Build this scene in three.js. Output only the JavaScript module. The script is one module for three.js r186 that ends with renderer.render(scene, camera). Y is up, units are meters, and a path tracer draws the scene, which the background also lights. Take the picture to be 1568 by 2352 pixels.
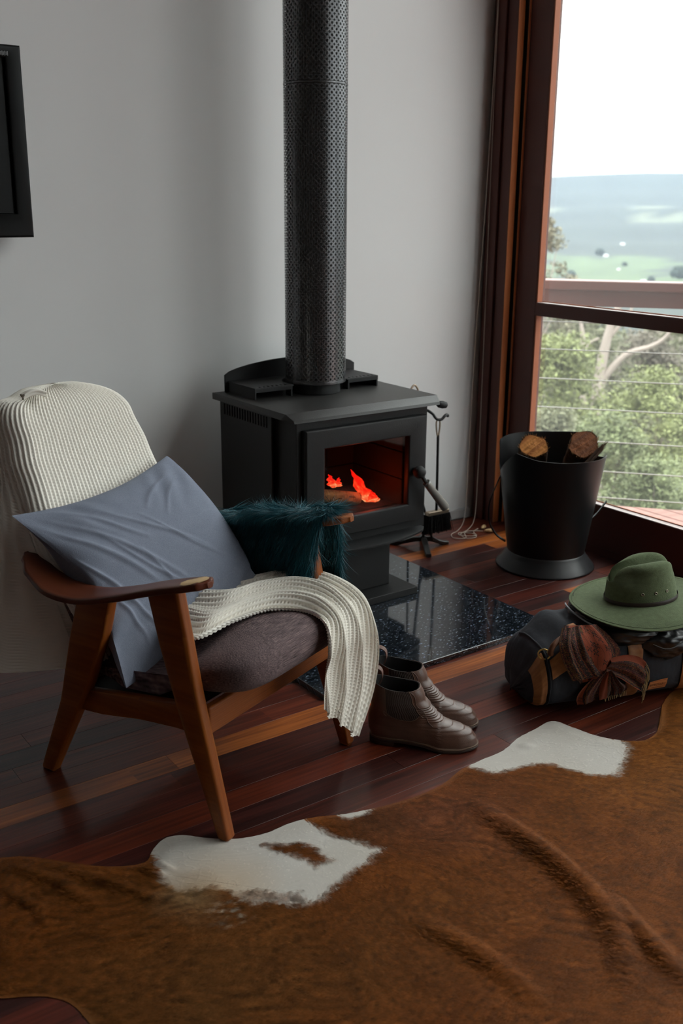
import * as THREE from 'three';
import { RoundedBoxGeometry } from 'three/addons/geometries/RoundedBoxGeometry.js';
import { mergeGeometries, mergeVertices, toCreasedNormals } from 'three/addons/utils/BufferGeometryUtils.js';
import { ImprovedNoise } from 'three/addons/math/ImprovedNoise.js';

// ---------- camera, sky, haze, exposure ----------
const renderer = new THREE.WebGLRenderer({ antialias: true });
renderer.toneMapping = THREE.LinearToneMapping;
renderer.toneMappingExposure = 1.0;
renderer.shadowMap.enabled = true;
const scene = new THREE.Scene();
const D2R = Math.PI / 180;
const camera = new THREE.PerspectiveCamera(52.83, 1568 / 2352, 0.05, 20000);
camera.rotation.order = 'YXZ';
camera.position.set(0, 1.45, 0);
camera.rotation.set(-16.776 * D2R, -35.725 * D2R, 0.443 * D2R);
camera.focus = 2.85;
camera.userData.fStop = 3.6;

// overcast sky: the standard overcast distribution, three times brighter overhead than at the horizon
const SKY = 2.75;
{
  const W = 64, H = 128, d = new Float32Array(W * H * 4);
  for (let y = 0; y < H; y++) {
    const el = ((y + 0.5) / H - 0.5) * Math.PI, s = Math.max(0, Math.sin(el));
    const l = SKY * (1 + 2 * s);
    for (let x = 0; x < W; x++) d.set([l * 0.985, l * 0.995, l * 1.0, 1], (y * W + x) * 4);
  }
  const t = new THREE.DataTexture(d, W, H, THREE.RGBAFormat, THREE.FloatType);
  t.mapping = THREE.EquirectangularReflectionMapping;
  t.magFilter = THREE.LinearFilter;
  t.needsUpdate = true;
  scene.background = t;
  scene.environment = t;
}
scene.fog = new THREE.FogExp2(0xbccfe8, 0.00007);

// ---------- helpers ----------
let seed = 7;
const rnd = () => { seed = (seed * 1664525 + 1013904223) >>> 0; return seed / 4294967296; };
const rr = (a, b) => a + (b - a) * rnd();
const lerp = THREE.MathUtils.lerp, clamp = THREE.MathUtils.clamp, sstep = THREE.MathUtils.smoothstep;
const PN = new ImprovedNoise();
const noise = (x, y, z = 0) => PN.noise(x + 31.7, y + 17.3, z + 5.1);
const fbm = (x, y, z = 0, o = 4) => { let s = 0, a = 0.5; for (let i = 0; i < o; i++) { s += a * noise(x, y, z); x *= 2.03; y *= 2.03; z = z * 2.03 + 3.1; a *= 0.5; } return s; };
const V = (x, y, z) => new THREE.Vector3(x, y, z);
const used = {};
const numbered = (n) => { const k = (used[n] = (used[n] ?? -1) + 1); return k ? n + '_' + String(k).padStart(3, '0') : n; };
const sh = (o) => { o.castShadow = true; o.receiveShadow = true; return o; };
function thing(name, label, category, pos = [0, 0, 0], turn = 0, group) {
  const o = new THREE.Group(); o.name = numbered(name); o.position.set(...pos); o.rotation.y = turn; scene.add(o);
  o.userData = { label, category }; if (group) o.userData.group = group;
  return o;
}
function part(name, geo, m, parent, pos, rot, extra) {
  const o = sh(new THREE.Mesh(geo, m)); o.name = name;
  const sib = parent.children.filter((c) => c.name === name || c.name.startsWith(name + '_0')).length;
  if (sib) o.name = name + '_' + String(sib).padStart(3, '0');
  if (pos) o.position.set(...pos); if (rot) o.rotation.set(...rot);
  if (extra) Object.assign(o.userData, extra);
  parent.add(o); return o;
}
function single(name, geo, m, label, category, pos, turn = 0, group) {
  const o = sh(new THREE.Mesh(geo, m)); o.name = numbered(name); if (pos) o.position.set(...pos); o.rotation.y = turn;
  o.userData = { label, category }; if (group) o.userData.group = group; scene.add(o); return o;
}
function struct(name, geo, m, pos) {
  const o = geo ? sh(new THREE.Mesh(geo, m)) : new THREE.Group(); o.name = name; if (pos) o.position.set(...pos); o.userData.kind = 'structure'; scene.add(o); return o;
}
const box = (w, h, d, x = 0, y = 0, z = 0) => new THREE.BoxGeometry(w, h, d).translate(x, y, z);
const rbox = (w, h, d, r = 0.004, x = 0, y = 0, z = 0, s = 2) => new RoundedBoxGeometry(w, h, d, s, Math.min(r, w / 2.01, h / 2.01, d / 2.01)).translate(x, y, z);
const bx = (x0, x1, y0, y1, z0, z1, r = 0.003) => rbox(x1 - x0, y1 - y0, z1 - z0, r, (x0 + x1) / 2, (y0 + y1) / 2, (z0 + z1) / 2);
const merge = (a) => mergeGeometries(a.map((g) => { const k = g.index ? g.toNonIndexed() : g; for (const n of Object.keys(k.attributes)) if (!['position', 'normal', 'uv'].includes(n)) k.deleteAttribute(n); return k; }));
const curve = (pts) => new THREE.CatmullRomCurve3(pts.map((p) => V(...p)));
const tube = (pts, r, n = 40, s = 8) => new THREE.TubeGeometry(curve(pts), n, r, s, false);
const rod = (a, b, r, r2 = r, s = 10) => {
  const A = V(...a), B = V(...b), L = A.distanceTo(B), g = new THREE.CylinderGeometry(r2, r, L, s);
  g.applyQuaternion(new THREE.Quaternion().setFromUnitVectors(V(0, 1, 0), B.clone().sub(A).normalize()));
  return g.translate((A.x + B.x) / 2, (A.y + B.y) / 2, (A.z + B.z) / 2);
};
const lathe = (pts, s = 64) => new THREE.LatheGeometry(pts.map((p) => new THREE.Vector2(p[0], p[1])), s);
// a (nu x nv) sheet: fn(u, v) -> [x, y, z]; uv(u, v) in metres when given
function sheet(nu, nv, fn, uvf = (u, v) => [u, v], closedU = false) {
  const p = [], t = [], ix = [];
  for (let j = 0; j <= nv; j++) for (let i = 0; i <= nu; i++) { const u = i / nu, v = j / nv; p.push(...fn(u, v)); t.push(...uvf(u, v)); }
  for (let j = 0; j < nv; j++) for (let i = 0; i < nu; i++) { const a = j * (nu + 1) + i, b = a + 1, c = a + nu + 1, d = c + 1; ix.push(a, b, d, a, d, c); }
  const g = new THREE.BufferGeometry();
  g.setAttribute('position', new THREE.Float32BufferAttribute(p, 3)); g.setAttribute('uv', new THREE.Float32BufferAttribute(t, 2)); g.setIndex(ix);
  g.computeVertexNormals();
  if (closedU) { const n = g.attributes.normal; for (let j = 0; j <= nv; j++) { const a = j * (nu + 1), b = a + nu, m = V(n.getX(a) + n.getX(b), n.getY(a) + n.getY(b), n.getZ(a) + n.getZ(b)).normalize(); n.setXYZ(a, m.x, m.y, m.z); n.setXYZ(b, m.x, m.y, m.z); } }
  return g;
}
function extrude(pts, depth, bevel = 0.003, seg = 2, holes = []) {
  const s = new THREE.Shape(pts.map((p) => new THREE.Vector2(p[0], p[1])));
  for (const h of holes) s.holes.push(new THREE.Path(h.map((p) => new THREE.Vector2(p[0], p[1]))));
  const g = new THREE.ExtrudeGeometry(s, { depth: depth - 2 * bevel, bevelEnabled: bevel > 0, bevelSize: bevel, bevelThickness: bevel, bevelSegments: seg, bevelOffset: -bevel, curveSegments: 16 });
  return toCreasedNormals(g.translate(0, 0, bevel), 0.6);
}
// smooth closed or open 2-D outline through points
const spline2 = (pts, n, closed = false) => new THREE.CatmullRomCurve3(pts.map((p) => V(p[0], p[1], 0)), closed, 'catmullrom', 0.5).getPoints(n).map((p) => [p.x, p.y]).slice(0, closed ? n : n + 1);
// piecewise-linear / smooth table
const table = (tb, x) => { if (x <= tb[0][0]) return tb[0][1]; for (let i = 1; i < tb.length; i++) if (x <= tb[i][0]) { const t = (x - tb[i - 1][0]) / (tb[i][0] - tb[i - 1][0]); return lerp(tb[i - 1][1], tb[i][1], t * t * (3 - 2 * t)); } return tb[tb.length - 1][1]; };
function slab(l, h, w, b, du = 0, dv = 0) { // board lying along x, chamfered top edges, uv in metres
  const X = l / 2, Z = w / 2, p = [], t = [], n = [];
  const q = (a, b2, c, d) => { for (const k of [a, b2, c, a, c, d]) { p.push(...k); t.push(k[0] + du, k[2] + k[1] + dv); } const e = V(...b2).sub(V(...a)), f = V(...c).sub(V(...a)), m = e.cross(f).normalize(); for (let i = 0; i < 6; i++) n.push(m.x, m.y, m.z); };
  const A = [-X + b, h, Z - b], B = [X - b, h, Z - b], C = [X - b, h, -Z + b], D = [-X + b, h, -Z + b];
  const a = [-X, h - b, Z], bb = [X, h - b, Z], c = [X, h - b, -Z], d = [-X, h - b, -Z];
  const a0 = [-X, 0, Z], b0 = [X, 0, Z], c0 = [X, 0, -Z], d0 = [-X, 0, -Z];
  q(A, B, C, D); q(a, bb, B, A); q(bb, c, C, B); q(c, d, D, C); q(d, a, A, D); q(a0, b0, bb, a); q(b0, c0, c, bb); q(c0, d0, d, c); q(d0, a0, a, d);
  const g = new THREE.BufferGeometry(); g.setAttribute('position', new THREE.Float32BufferAttribute(p, 3)); g.setAttribute('normal', new THREE.Float32BufferAttribute(n, 3)); g.setAttribute('uv', new THREE.Float32BufferAttribute(t, 2));
  return g;
}
// ---------- textures ----------
function tex(w, h, fn, srgb = true, mx = 1, my = 1) { // fn(x, y in 0..1) -> [r, g, b] 0..1 (sRGB) or a number; covers mx x my metres of uv
  const d = new Uint8Array(w * h * 4);
  for (let y = 0; y < h; y++) for (let x = 0; x < w; x++) {
    const c = fn((x + 0.5) / w, (y + 0.5) / h), o = (y * w + x) * 4;
    if (typeof c === 'number') d[o] = d[o + 1] = d[o + 2] = clamp(c, 0, 1) * 255; else for (let k = 0; k < 3; k++) d[o + k] = clamp(c[k], 0, 1) * 255;
    d[o + 3] = 255;
  }
  const t = new THREE.DataTexture(d, w, h); t.wrapS = t.wrapT = THREE.RepeatWrapping; t.magFilter = THREE.LinearFilter; t.minFilter = THREE.LinearMipmapLinearFilter;
  if (srgb) t.colorSpace = THREE.SRGBColorSpace;
  t.repeat.set(1 / mx, 1 / my); t.needsUpdate = true; return t;
}
const std = (o) => new THREE.MeshStandardMaterial({ side: THREE.DoubleSide, ...o });
const phy = (o) => new THREE.MeshPhysicalMaterial({ side: THREE.DoubleSide, ...o });
// wood grain along u; lightness variation around 1
const grainAt = (x, y, s) => 0.5 + 0.5 * fbm(x * 1.6 + s, y * 26, s, 4) + 0.22 * noise(x * 5, y * 120, s) + 0.25 * fbm(x * 0.7, y * 5 + s, 3, 3);
const woodTex = (c0, c1, s, mx, my, w = 1024, h = 512) => tex(w, h, (x, y) => { const g = clamp(grainAt(x * mx, y * my, s), 0, 1); return [0, 1, 2].map((k) => lerp(c0[k], c1[k], g)); }, true, mx, my);
const grainBump = tex(1024, 256, (x, y) => 0.5 + 0.5 * noise(x * 8, y * 90) + 0.3 * noise(x * 30, y * 200), false, 1.0, 0.25);
// ---------- room shell ----------
const BZ = -3.515, RX = 3.30, CEIL = 4.2, LX = -2.8, FZ = 4.6;  // tall ceiling and long room, shaped so more window light reaches the left
const plasterBump = tex(512, 512, (x, y) => 0.5 + 0.5 * fbm(x * 60, y * 60, 1, 3), false, 1, 1);
const mWall = std({ color: new THREE.Color().setRGB(0.84, 0.84, 0.84), roughness: 0.85, bumpMap: plasterBump, bumpScale: 0.0006 });
const mCeil = std({ color: new THREE.Color().setRGB(0.14, 0.10, 0.08), roughness: 0.8 });
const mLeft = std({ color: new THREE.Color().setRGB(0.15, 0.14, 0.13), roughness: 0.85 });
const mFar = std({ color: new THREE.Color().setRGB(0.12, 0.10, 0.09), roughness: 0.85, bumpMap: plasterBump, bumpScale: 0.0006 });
const mSkirt = std({ color: new THREE.Color().setRGB(0.55, 0.54, 0.54), roughness: 0.5 });
const mSub = std({ color: 0x0c0706, roughness: 0.9 });
struct('wall_back', box(RX - LX + 0.4, CEIL + 0.2, 0.14, (RX + LX) / 2, CEIL / 2, BZ - 0.07), mWall);
struct('wall_left', box(0.14, CEIL + 0.2, FZ - BZ, LX - 0.07, CEIL / 2, (FZ + BZ) / 2), mLeft);
struct('wall_front', box(RX - LX + 0.4, CEIL + 0.2, 0.14, (RX + LX) / 2, CEIL / 2, FZ + 0.07), mFar);
struct('ceiling', box(RX - LX + 0.5, 0.12, FZ - BZ + 0.3, (RX + LX) / 2, CEIL + 0.06, (FZ + BZ) / 2), mCeil);
struct('wall_right', merge([box(0.16, CEIL - 4.06, FZ - BZ, RX + 0.1, (CEIL + 4.06) / 2, (FZ + BZ) / 2), box(0.16, 4.1, 0.2, RX + 0.1, 2.05, FZ - 0.08)]), mWall);
struct('baseboard_back', bx(LX, 3.285, 0, 0.045, BZ, BZ + 0.014, 0.004), mSkirt);
// floorboards, each a board of its own
{
  const floor = struct('floor', box(RX - LX + 0.5, 0.1, FZ - BZ + 0.2, (RX + LX) / 2 + 0.1, -0.066, (FZ + BZ) / 2), mSub);
  const T = [1, 2, 3].map((s) => woodTex([0.30, 0.22, 0.20], [1, 0.95, 0.93], s * 7.3, 2.4, 0.5, 1024, 512));
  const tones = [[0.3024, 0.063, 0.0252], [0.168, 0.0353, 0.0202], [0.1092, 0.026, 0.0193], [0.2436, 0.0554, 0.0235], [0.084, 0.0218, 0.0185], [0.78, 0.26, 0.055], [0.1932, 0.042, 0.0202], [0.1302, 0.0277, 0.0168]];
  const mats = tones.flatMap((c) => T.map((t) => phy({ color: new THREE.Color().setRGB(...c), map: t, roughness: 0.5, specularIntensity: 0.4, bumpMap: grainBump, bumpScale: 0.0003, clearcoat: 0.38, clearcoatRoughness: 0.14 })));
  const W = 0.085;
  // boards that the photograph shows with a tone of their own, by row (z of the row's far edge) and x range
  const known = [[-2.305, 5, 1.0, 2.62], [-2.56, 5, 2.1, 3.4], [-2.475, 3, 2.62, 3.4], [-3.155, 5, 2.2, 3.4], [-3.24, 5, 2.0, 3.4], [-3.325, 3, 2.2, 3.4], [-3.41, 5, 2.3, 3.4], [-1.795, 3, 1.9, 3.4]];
  let row = 0;
  for (let z = -3.495; z < FZ; z += W, row++) {
    let x = LX - rr(0, 1.2);
    const k = known.find((q) => Math.abs(q[0] - z) < 0.03);
    const cuts = []; while (x < 3.42) { const l = rr(1.5, 3.2); cuts.push([x, Math.min(x + l, 3.42)]); x += l; }
    for (const [a, b] of cuts) {
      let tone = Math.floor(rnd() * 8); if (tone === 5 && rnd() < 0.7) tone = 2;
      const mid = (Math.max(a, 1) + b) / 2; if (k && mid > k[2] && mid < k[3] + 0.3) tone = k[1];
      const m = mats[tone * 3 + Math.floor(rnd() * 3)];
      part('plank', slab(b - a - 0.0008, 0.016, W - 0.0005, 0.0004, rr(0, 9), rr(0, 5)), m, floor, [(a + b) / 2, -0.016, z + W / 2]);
    }
  }
}
// ---------- window wall ----------
const jarrahT = woodTex([0.55, 0.5, 0.5], [1, 1, 1], 3.3, 0.6, 1.2, 512, 512); jarrahT.rotation = Math.PI / 2;
const mJarrahShade = phy({ color: new THREE.Color().setRGB(0.085, 0.026, 0.019), roughness: 0.5, specularIntensity: 0.5, clearcoat: 0.08, clearcoatRoughness: 0.3 });  // room-side timber faces, their shade put into a darker colour
const mJarrahLit = phy({ color: new THREE.Color().setRGB(0.80, 0.26, 0.085), roughness: 0.45, clearcoat: 0.25, clearcoatRoughness: 0.3 });  // same timber on the reveals, daylight put into a brighter colour
const mRailTopLit = phy({ color: new THREE.Color().setRGB(0.46, 0.37, 0.35), roughness: 0.4 });  // lit tops of the window rails, put into a pale colour
const mBeadLit = phy({ color: new THREE.Color().setRGB(0.42, 0.145, 0.075), roughness: 0.5, specularIntensity: 0.5 });  // lit tone of the stile reveals, put into the bead colour
const mGap = std({ color: 0x080505, roughness: 0.8 });
const mGlass = phy({ color: 0xf4f7f5, roughness: 0.14, transmission: 1, thickness: 0, ior: 1.45 });
{
  const t1 = struct('trim_1'); // corner architrave and jamb
  part('architrave', bx(3.288, 3.42, 0, 4.06, -3.493, -3.425, 0.004), mJarrahShade, t1);
  part('jamb', bx(3.300, 3.334, 0, 4.06, -3.424, -3.366, 0.002), mJarrahShade, t1);
  part('jamb_reveal', bx(3.3015, 3.336, 0, 4.06, -3.3665, -3.364, 0.001), mJarrahLit, t1);
  part('jamb', bx(3.345, 3.46, 0, 4.06, -3.424, -3.352, 0.002), mGap, t1);
  part('jamb_reveal', bx(3.346, 3.357, 0, 4.06, -3.352, -3.3485, 0.001), mJarrahLit, t1);
  part('shadow_gap', bx(3.305, 3.42, 0, 4.06, -3.513, -3.494, 0.001), mGap, t1);
  const t2 = struct('trim_2');
  part('head_trim', bx(3.288, 3.46, 2.56, 2.64, -3.36, 4.48, 0.004), mJarrahShade, t2);
  part('jamb', bx(3.288, 3.46, 0, 4.06, 4.42, 4.48, 0.004), mJarrahShade, t2);
  part('sill', bx(3.36, 3.50, -0.06, 0.03, -3.348, 4.42, 0.004), mJarrahShade, t2);
  // framed glass panels side by side: six along the right, with unseen clerestory panes added above for more daylight
  const panel = (n, z0, PW, turn, pos) => {
    const z1 = z0 + PW - 0.003, d = struct('window_' + n); if (turn) { d.rotation.y = turn; d.position.set(...pos); }
    part('stile', bx(3.357, 3.412, 0.03, 2.56, z0, z0 + 0.119, 0.003), mJarrahShade, d);
    part('stile', bx(3.357, 3.412, 0.03, 2.56, z1 - 0.119, z1, 0.003), mJarrahShade, d);
    part('bottom_rail', bx(3.357, 3.412, 0.03, 0.216, z0 + 0.119, z1 - 0.119, 0.003), mJarrahShade, d);
    part('mid_rail', bx(3.357, 3.412, 0.976, 1.032, z0 + 0.119, z1 - 0.119, 0.003), mJarrahShade, d);
    part('top_rail', bx(3.357, 3.412, 2.44, 2.56, z0 + 0.119, z1 - 0.119, 0.003), mJarrahShade, d);
    part('added_head_rail', bx(3.357, 3.412, 3.96, 4.06, z0, z1, 0.003), mJarrahShade, d);
    part('added_mullion', bx(3.357, 3.412, 2.64, 3.96, z0, z0 + 0.06, 0.003), mJarrahShade, d);
    for (const [a, b] of [[0.216, 0.976], [1.032, 2.44], [2.64, 3.96]]) {
      part('glass_pane', box(0.003, b - a, PW - 0.242, 3.398, (a + b) / 2, (z0 + z1) / 2), mGlass, d);
      part('glazing_bead', merge([bx(3.362, 3.394, a, b, z0 + 0.119, z0 + 0.125, 0.002), bx(3.3925, 3.3955, a, a + 0.006, z0 + 0.127, z1 - 0.119, 0.001)]), mBeadLit, d);  // bead widened to cover the stile reveal with its painted lit tone
      part('lit_rail_top', merge([bx(3.3585, 3.374, a - 0.0008, a + 0.0022, z0 + 0.127, z1 - 0.1195, 0.001), bx(3.3765, 3.3915, a - 0.0008, a + 0.0016, z0 + 0.127, z1 - 0.1195, 0.001)]), mRailTopLit, d);  // thin pale strips added as the highlight along the rail tops
    }
  };
  for (let i = 0; i < 6; i++) panel(i + 1, -3.347 + i * 1.295, 1.295, 0);
}
// ---------- deck and balustrade outside ----------
const mDeck = std({ color: new THREE.Color().setRGB(0.42, 0.20, 0.16), roughness: 0.7, map: woodTex([0.7, 0.68, 0.66], [1, 1, 1], 9, 1.5, 0.4, 512, 256) });
const mRail = std({ color: new THREE.Color().setRGB(0.15, 0.055, 0.042), roughness: 0.38 });
const E0 = [4.24, -3.227], ED = [0.65, 0.76];
{
  const deck = struct('deck');
  // boards run along z, cut off by the slanting edge
  for (let i = 0; i < 44; i++) {
    const x0 = 3.52 + i * 0.098, zEdge = E0[1] + (x0 - E0[0]) * ED[1] / ED[0];
    if (zEdge > 4.6) break;
    const zB = zEdge + 0.092 * ED[1] / ED[0], g = extrude([[0, -5], [0.092, -5], [0.092, -zB], [0, -zEdge]], 0.025, 0.002, 1).rotateX(-Math.PI / 2);
    part('deck_board', g, mDeck, deck, [x0, -0.075, 0]);
  }
  part('bearer', box(0.05, 0.16, 11, 0, 0, 0), mRail, deck, [E0[0] + 2.4 * ED[0], -0.16, E0[1] + 2.4 * ED[1]], [0, Math.atan2(ED[0], ED[1]), 0]);
  const ang = Math.atan2(ED[0], ED[1]);
  const bal = thing('balustrade', 'reddish timber deck balustrade with steel wire cables outside the window', 'balustrade', [E0[0], -0.05, E0[1]], ang);
  part('handrail', bx(-0.05, 0.075, 1.092, 1.137, -3.0, 8, 0.006), mRail, bal);
  part('fascia', bx(-0.012, 0.03, 1.012, 1.091, -3.0, 8, 0.004), mRail, bal);
  const mWire = std({ color: 0xa8a6a0, roughness: 0.4, metalness: 0.7 });
  for (const y of [0.036, 0.175, 0.33, 0.496, 0.644, 0.792, 0.93]) part('wire_cable', rod([0.01, y, -3.0], [0.01, y, 8], 0.0028, 0.0028, 6), mWire, bal);
  for (const z of [-2.9, 2.2, 5, 7.9]) part('post', bx(-0.03, 0.05, -0.15, 1.01, z - 0.045, z + 0.045, 0.006), mRail, bal);
}
// ---------- hearth slab, stove, flue ----------
{
  const cv = document.createElement('canvas'); cv.width = cv.height = 2048; const c = cv.getContext('2d'), Q = 2048;
  c.fillStyle = '#0f1318'; c.fillRect(0, 0, Q, Q);
  for (let i = 0; i < 16000; i++) { const l = 10 + rnd() * 40; c.fillStyle = `rgba(${l * 0.85},${l},${l * 1.25},0.5)`; c.beginPath(); c.ellipse(rnd() * Q, rnd() * Q, rr(4, 20), rr(3, 9), rr(-0.4, 0.4), 0, 7); c.fill(); }
  for (let i = 0; i < 24000; i++) { const t = rnd(), l = t < 0.80 ? rr(48, 110) : t < 0.96 ? rr(110, 165) : rr(175, 230), a = rr(3, t > 0.9 ? 12 : 10); c.fillStyle = `rgba(${l * 0.86},${l * 0.95},${l * rr(1.0, 1.14)},${rr(0.4, 0.9)})`; c.beginPath(); c.ellipse(rnd() * Q, rnd() * Q, a, a * rr(0.2, 0.45), rr(-0.3, 0.3), 0, 7); c.fill(); }
  const t = new THREE.CanvasTexture(cv); t.wrapS = t.wrapT = THREE.RepeatWrapping; t.colorSpace = THREE.SRGBColorSpace; t.repeat.set(1.1, 1.1);
  const m = phy({ map: t, color: 0xffffff, roughness: 0.09, clearcoat: 0.6, clearcoatRoughness: 0.03, ior: 1.55 });
  const g = slab(0.98, 0.02, 1.18, 0.0015, 0.3, 0.2);
  single('hearth_slab', g, m, 'polished black speckled granite hearth slab under the wood stove', 'hearth', [2.10, 0.0005, -2.913]);
}
const ironBump = tex(512, 512, (x, y) => 0.5 + 0.5 * noise(x * 160, y * 160) + 0.4 * noise(x * 60, y * 60, 4), false, 0.3, 0.3);
const mIron = phy({ color: new THREE.Color().setRGB(0.019, 0.019, 0.020), specularIntensity: 0.55, roughness: 0.5, bumpMap: ironBump, bumpScale: 0.00025 });
const mIronDk = std({ color: new THREE.Color().setRGB(0.012, 0.012, 0.012), roughness: 0.6 });
const mIronTop = phy({ color: new THREE.Color().setRGB(0.028, 0.027, 0.026), roughness: 0.46, bumpMap: ironBump, bumpScale: 0.0003 });
const mSteel = std({ color: 0x9a9a98, metalness: 1, roughness: 0.3 });
{
  const P = [2.176, 0.0205, -3.12], L = (g) => g.translate(-P[0], -P[1], -P[2]);
  const s = thing('wood_stove', 'matt charcoal cast iron wood stove with glass door standing on the granite slab', 'stove', P);
  part('base_plate', L(bx(1.965, 2.385, 0.0205, 0.048, -3.22, -2.815, 0.003)), mIron, s);
  part('pedestal', L(bx(2.038, 2.314, 0.048, 0.262, -3.18, -2.90, 0.004)), mIron, s);
  // casing sides with vent slots
  const slots = []; for (let i = 0; i < 17; i++) { const z = -3.345 + i * 0.0186; slots.push([[z, 0.684], [z + 0.008, 0.684], [z + 0.008, 0.724], [z, 0.724]]); }
  for (const x of [1.862, 2.484]) {
    const g = extrude([[-3.372, 0.246], [-3.012, 0.246], [-3.012, 0.736], [-3.372, 0.736]], 0.006, 0.0012, 1, slots).rotateY(-Math.PI / 2).translate(x + 0.006, 0, 0);
    part('side_casing', L(g), mIron, s);
  }
  part('back_casing', L(bx(1.862, 2.49, 0.246, 0.736, -3.376, -3.370, 0.001)), mIronDk, s);
  // inner firebox body: front frame round the opening, sides, floor
  const ff = extrude([[1.884, 0.258], [2.468, 0.258], [2.468, 0.735], [1.884, 0.735]], 0.02, 0.002, 1, [[[1.965, 0.345], [2.385, 0.345], [2.385, 0.648], [1.965, 0.648]]]).translate(0, 0, -2.908);
  part('firebox_body', L(merge([ff, bx(1.884, 1.904, 0.258, 0.735, -3.34, -2.905, 0.002), bx(2.448, 2.468, 0.258, 0.735, -3.34, -2.905, 0.002), bx(1.90, 2.45, 0.258, 0.30, -3.34, -2.91, 0.002)])), mIron, s);
  const mBrick = std({ color: new THREE.Color().setRGB(0.026, 0.020, 0.018), roughness: 0.95, bumpMap: plasterBump, bumpScale: 0.002 });
  const lin = part('firebrick_lining', L(merge([box(0.44, 0.02, 0.33, 2.175, 0.332, -3.08), box(0.44, 0.34, 0.02, 2.175, 0.50, -3.25), box(0.44, 0.02, 0.33, 2.175, 0.668, -3.08)])), mBrick, s);
  for (const sx of [1.965, 2.385]) for (let r = 0; r < 3; r++) for (let q = 0; q < 2; q++) part('firebrick', L(bx(sx - 0.011, sx + 0.011, 0.344 + r * 0.106, 0.344 + r * 0.106 + 0.103, -3.238 + q * 0.163, -3.238 + q * 0.163 + 0.160, 0.004)), mBrick, lin);
  for (let r = 0; r < 3; r++) for (let q = 0; q < 3; q++) part('firebrick', L(bx(1.978 + q * 0.133, 1.978 + q * 0.133 + 0.130, 0.344 + r * 0.106, 0.344 + r * 0.106 + 0.103, -3.240, -3.220, 0.004)), mBrick, lin);
  // door
  const door = part('door', L(extrude([[1.906, 0.297], [2.442, 0.297], [2.442, 0.698], [1.906, 0.698]], 0.03, 0.006, 3, [[[1.984, 0.366], [2.361, 0.366], [2.361, 0.627], [1.984, 0.627]]]).translate(0, 0, -2.888)), mIron, s);
  part('door_glass', L(box(0.40, 0.285, 0.004, 2.1725, 0.4965, -2.876)), phy({ color: 0xf4f0ec, roughness: 0.03, specularIntensity: 0.35, transmission: 1, thickness: 0, ior: 1.5 }), door, null, null, { label: 'smoky door glass' });
  const hub = lathe([[0, 0], [0.012, 0], [0.013, 0.012], [0.021, 0.020], [0.024, 0.032], [0.020, 0.046], [0.010, 0.053], [0, 0.054]], 32).rotateX(Math.PI / 2).translate(2.386, 0.494, -2.858);
  const hb = part('door_handle', L(merge([hub, rod([2.386, 0.488, -2.818], [2.407, 0.452, -2.808], 0.007)])), mIron, s);
  const A = V(2.405, 0.456, -2.809), B = V(2.494, 0.346, -2.796), dir = B.clone().sub(A).normalize();
  const grip = lathe([[0, 0], [0.0125, 0], [0.0135, 0.003], [0.0150, 0.07], [0.0175, 0.138], [0.0165, 0.141], [0, 0.141]], 32).applyQuaternion(new THREE.Quaternion().setFromUnitVectors(V(0, 1, 0), dir)).translate(A.x, A.y, A.z);
  part('grip', L(grip), std({ color: new THREE.Color().setRGB(0.20, 0.185, 0.165), roughness: 0.75, bumpMap: grainBump, bumpScale: 0.0008 }), hb, null, null, { label: 'grey weathered wooden grip' });
  part('ferrule', L(rod(A.toArray(), A.clone().addScaledVector(dir, 0.007).toArray(), 0.0148, 0.0148, 24)), mSteel, hb);
  // ash lip
  const lipPts = [[1.898, 2.905]]; for (let i = 0; i <= 24; i++) { const t = i / 24, x = lerp(1.898, 2.454, t), k = Math.pow(Math.sin(Math.PI * t), 0.55); lipPts.push([x, 2.872 - 0.078 * k]); } lipPts.push([2.454, 2.905]);
  part('ash_lip', L(extrude(lipPts, 0.010, 0.003, 2).rotateX(-Math.PI / 2).translate(0, 0.252, 0)), mIron, s);
  // top plate with a sloping front lip
  const tp = extrude([[-3.386, 0.737], [-3.386, 0.761], [-2.888, 0.761], [-2.857, 0.741], [-2.853, 0.731], [-2.862, 0.731], [-2.895, 0.740], [-2.91, 0.737]], 0.684, 0.0018, 2).rotateY(-Math.PI / 2).translate(2.519, 0, 0);
  { const p = tp.attributes.position; for (let i = 0; i < p.count; i++) { const z = p.getZ(i), k = Math.max(0, (z + 2.905) / 0.052); p.setX(i, 2.177 + (p.getX(i) - 2.177) * (1 - 0.06 * k)); } tp.computeVertexNormals(); }
  const top = part('top_plate', L(toCreasedNormals(tp, 0.5)), mIronTop, s);
  // rear heat guard: arched back plate and a notched shelf round the flue
  const arch = []; for (let i = 0; i <= 30; i++) { const t = i / 30, x = lerp(1.876, 2.474, t); arch.push([x, 0.826 + 0.046 * Math.pow(Math.sin(Math.PI * t), 0.6)]); }
  part('heat_guard', L(extrude([[2.474, 0.761], ...arch.reverse(), [1.876, 0.761]], 0.007, 0.0015, 1).translate(0, 0, -3.366)), mIron, s);
  const sh2 = [[1.888, 3.355], [2.446, 3.355], [2.446, 3.165], [2.297, 3.165]]; for (let i = 0; i <= 20; i++) { const a = lerp(0.28, Math.PI - 0.28, i / 20); sh2.push([2.176 + 0.126 * Math.cos(a), 3.2 + 0.126 * Math.sin(a)]); } sh2.push([2.055, 3.165], [1.888, 3.165]);
  const notch = []; for (let i = 0; i < 7; i++) for (const x0 of [1.912, 2.312]) { const x = x0 + i * 0.0185; notch.push([[x, 3.172], [x + 0.007, 3.172], [x + 0.012, 3.192], [x + 0.005, 3.192]]); }
  const shp = (pts) => pts;
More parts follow.
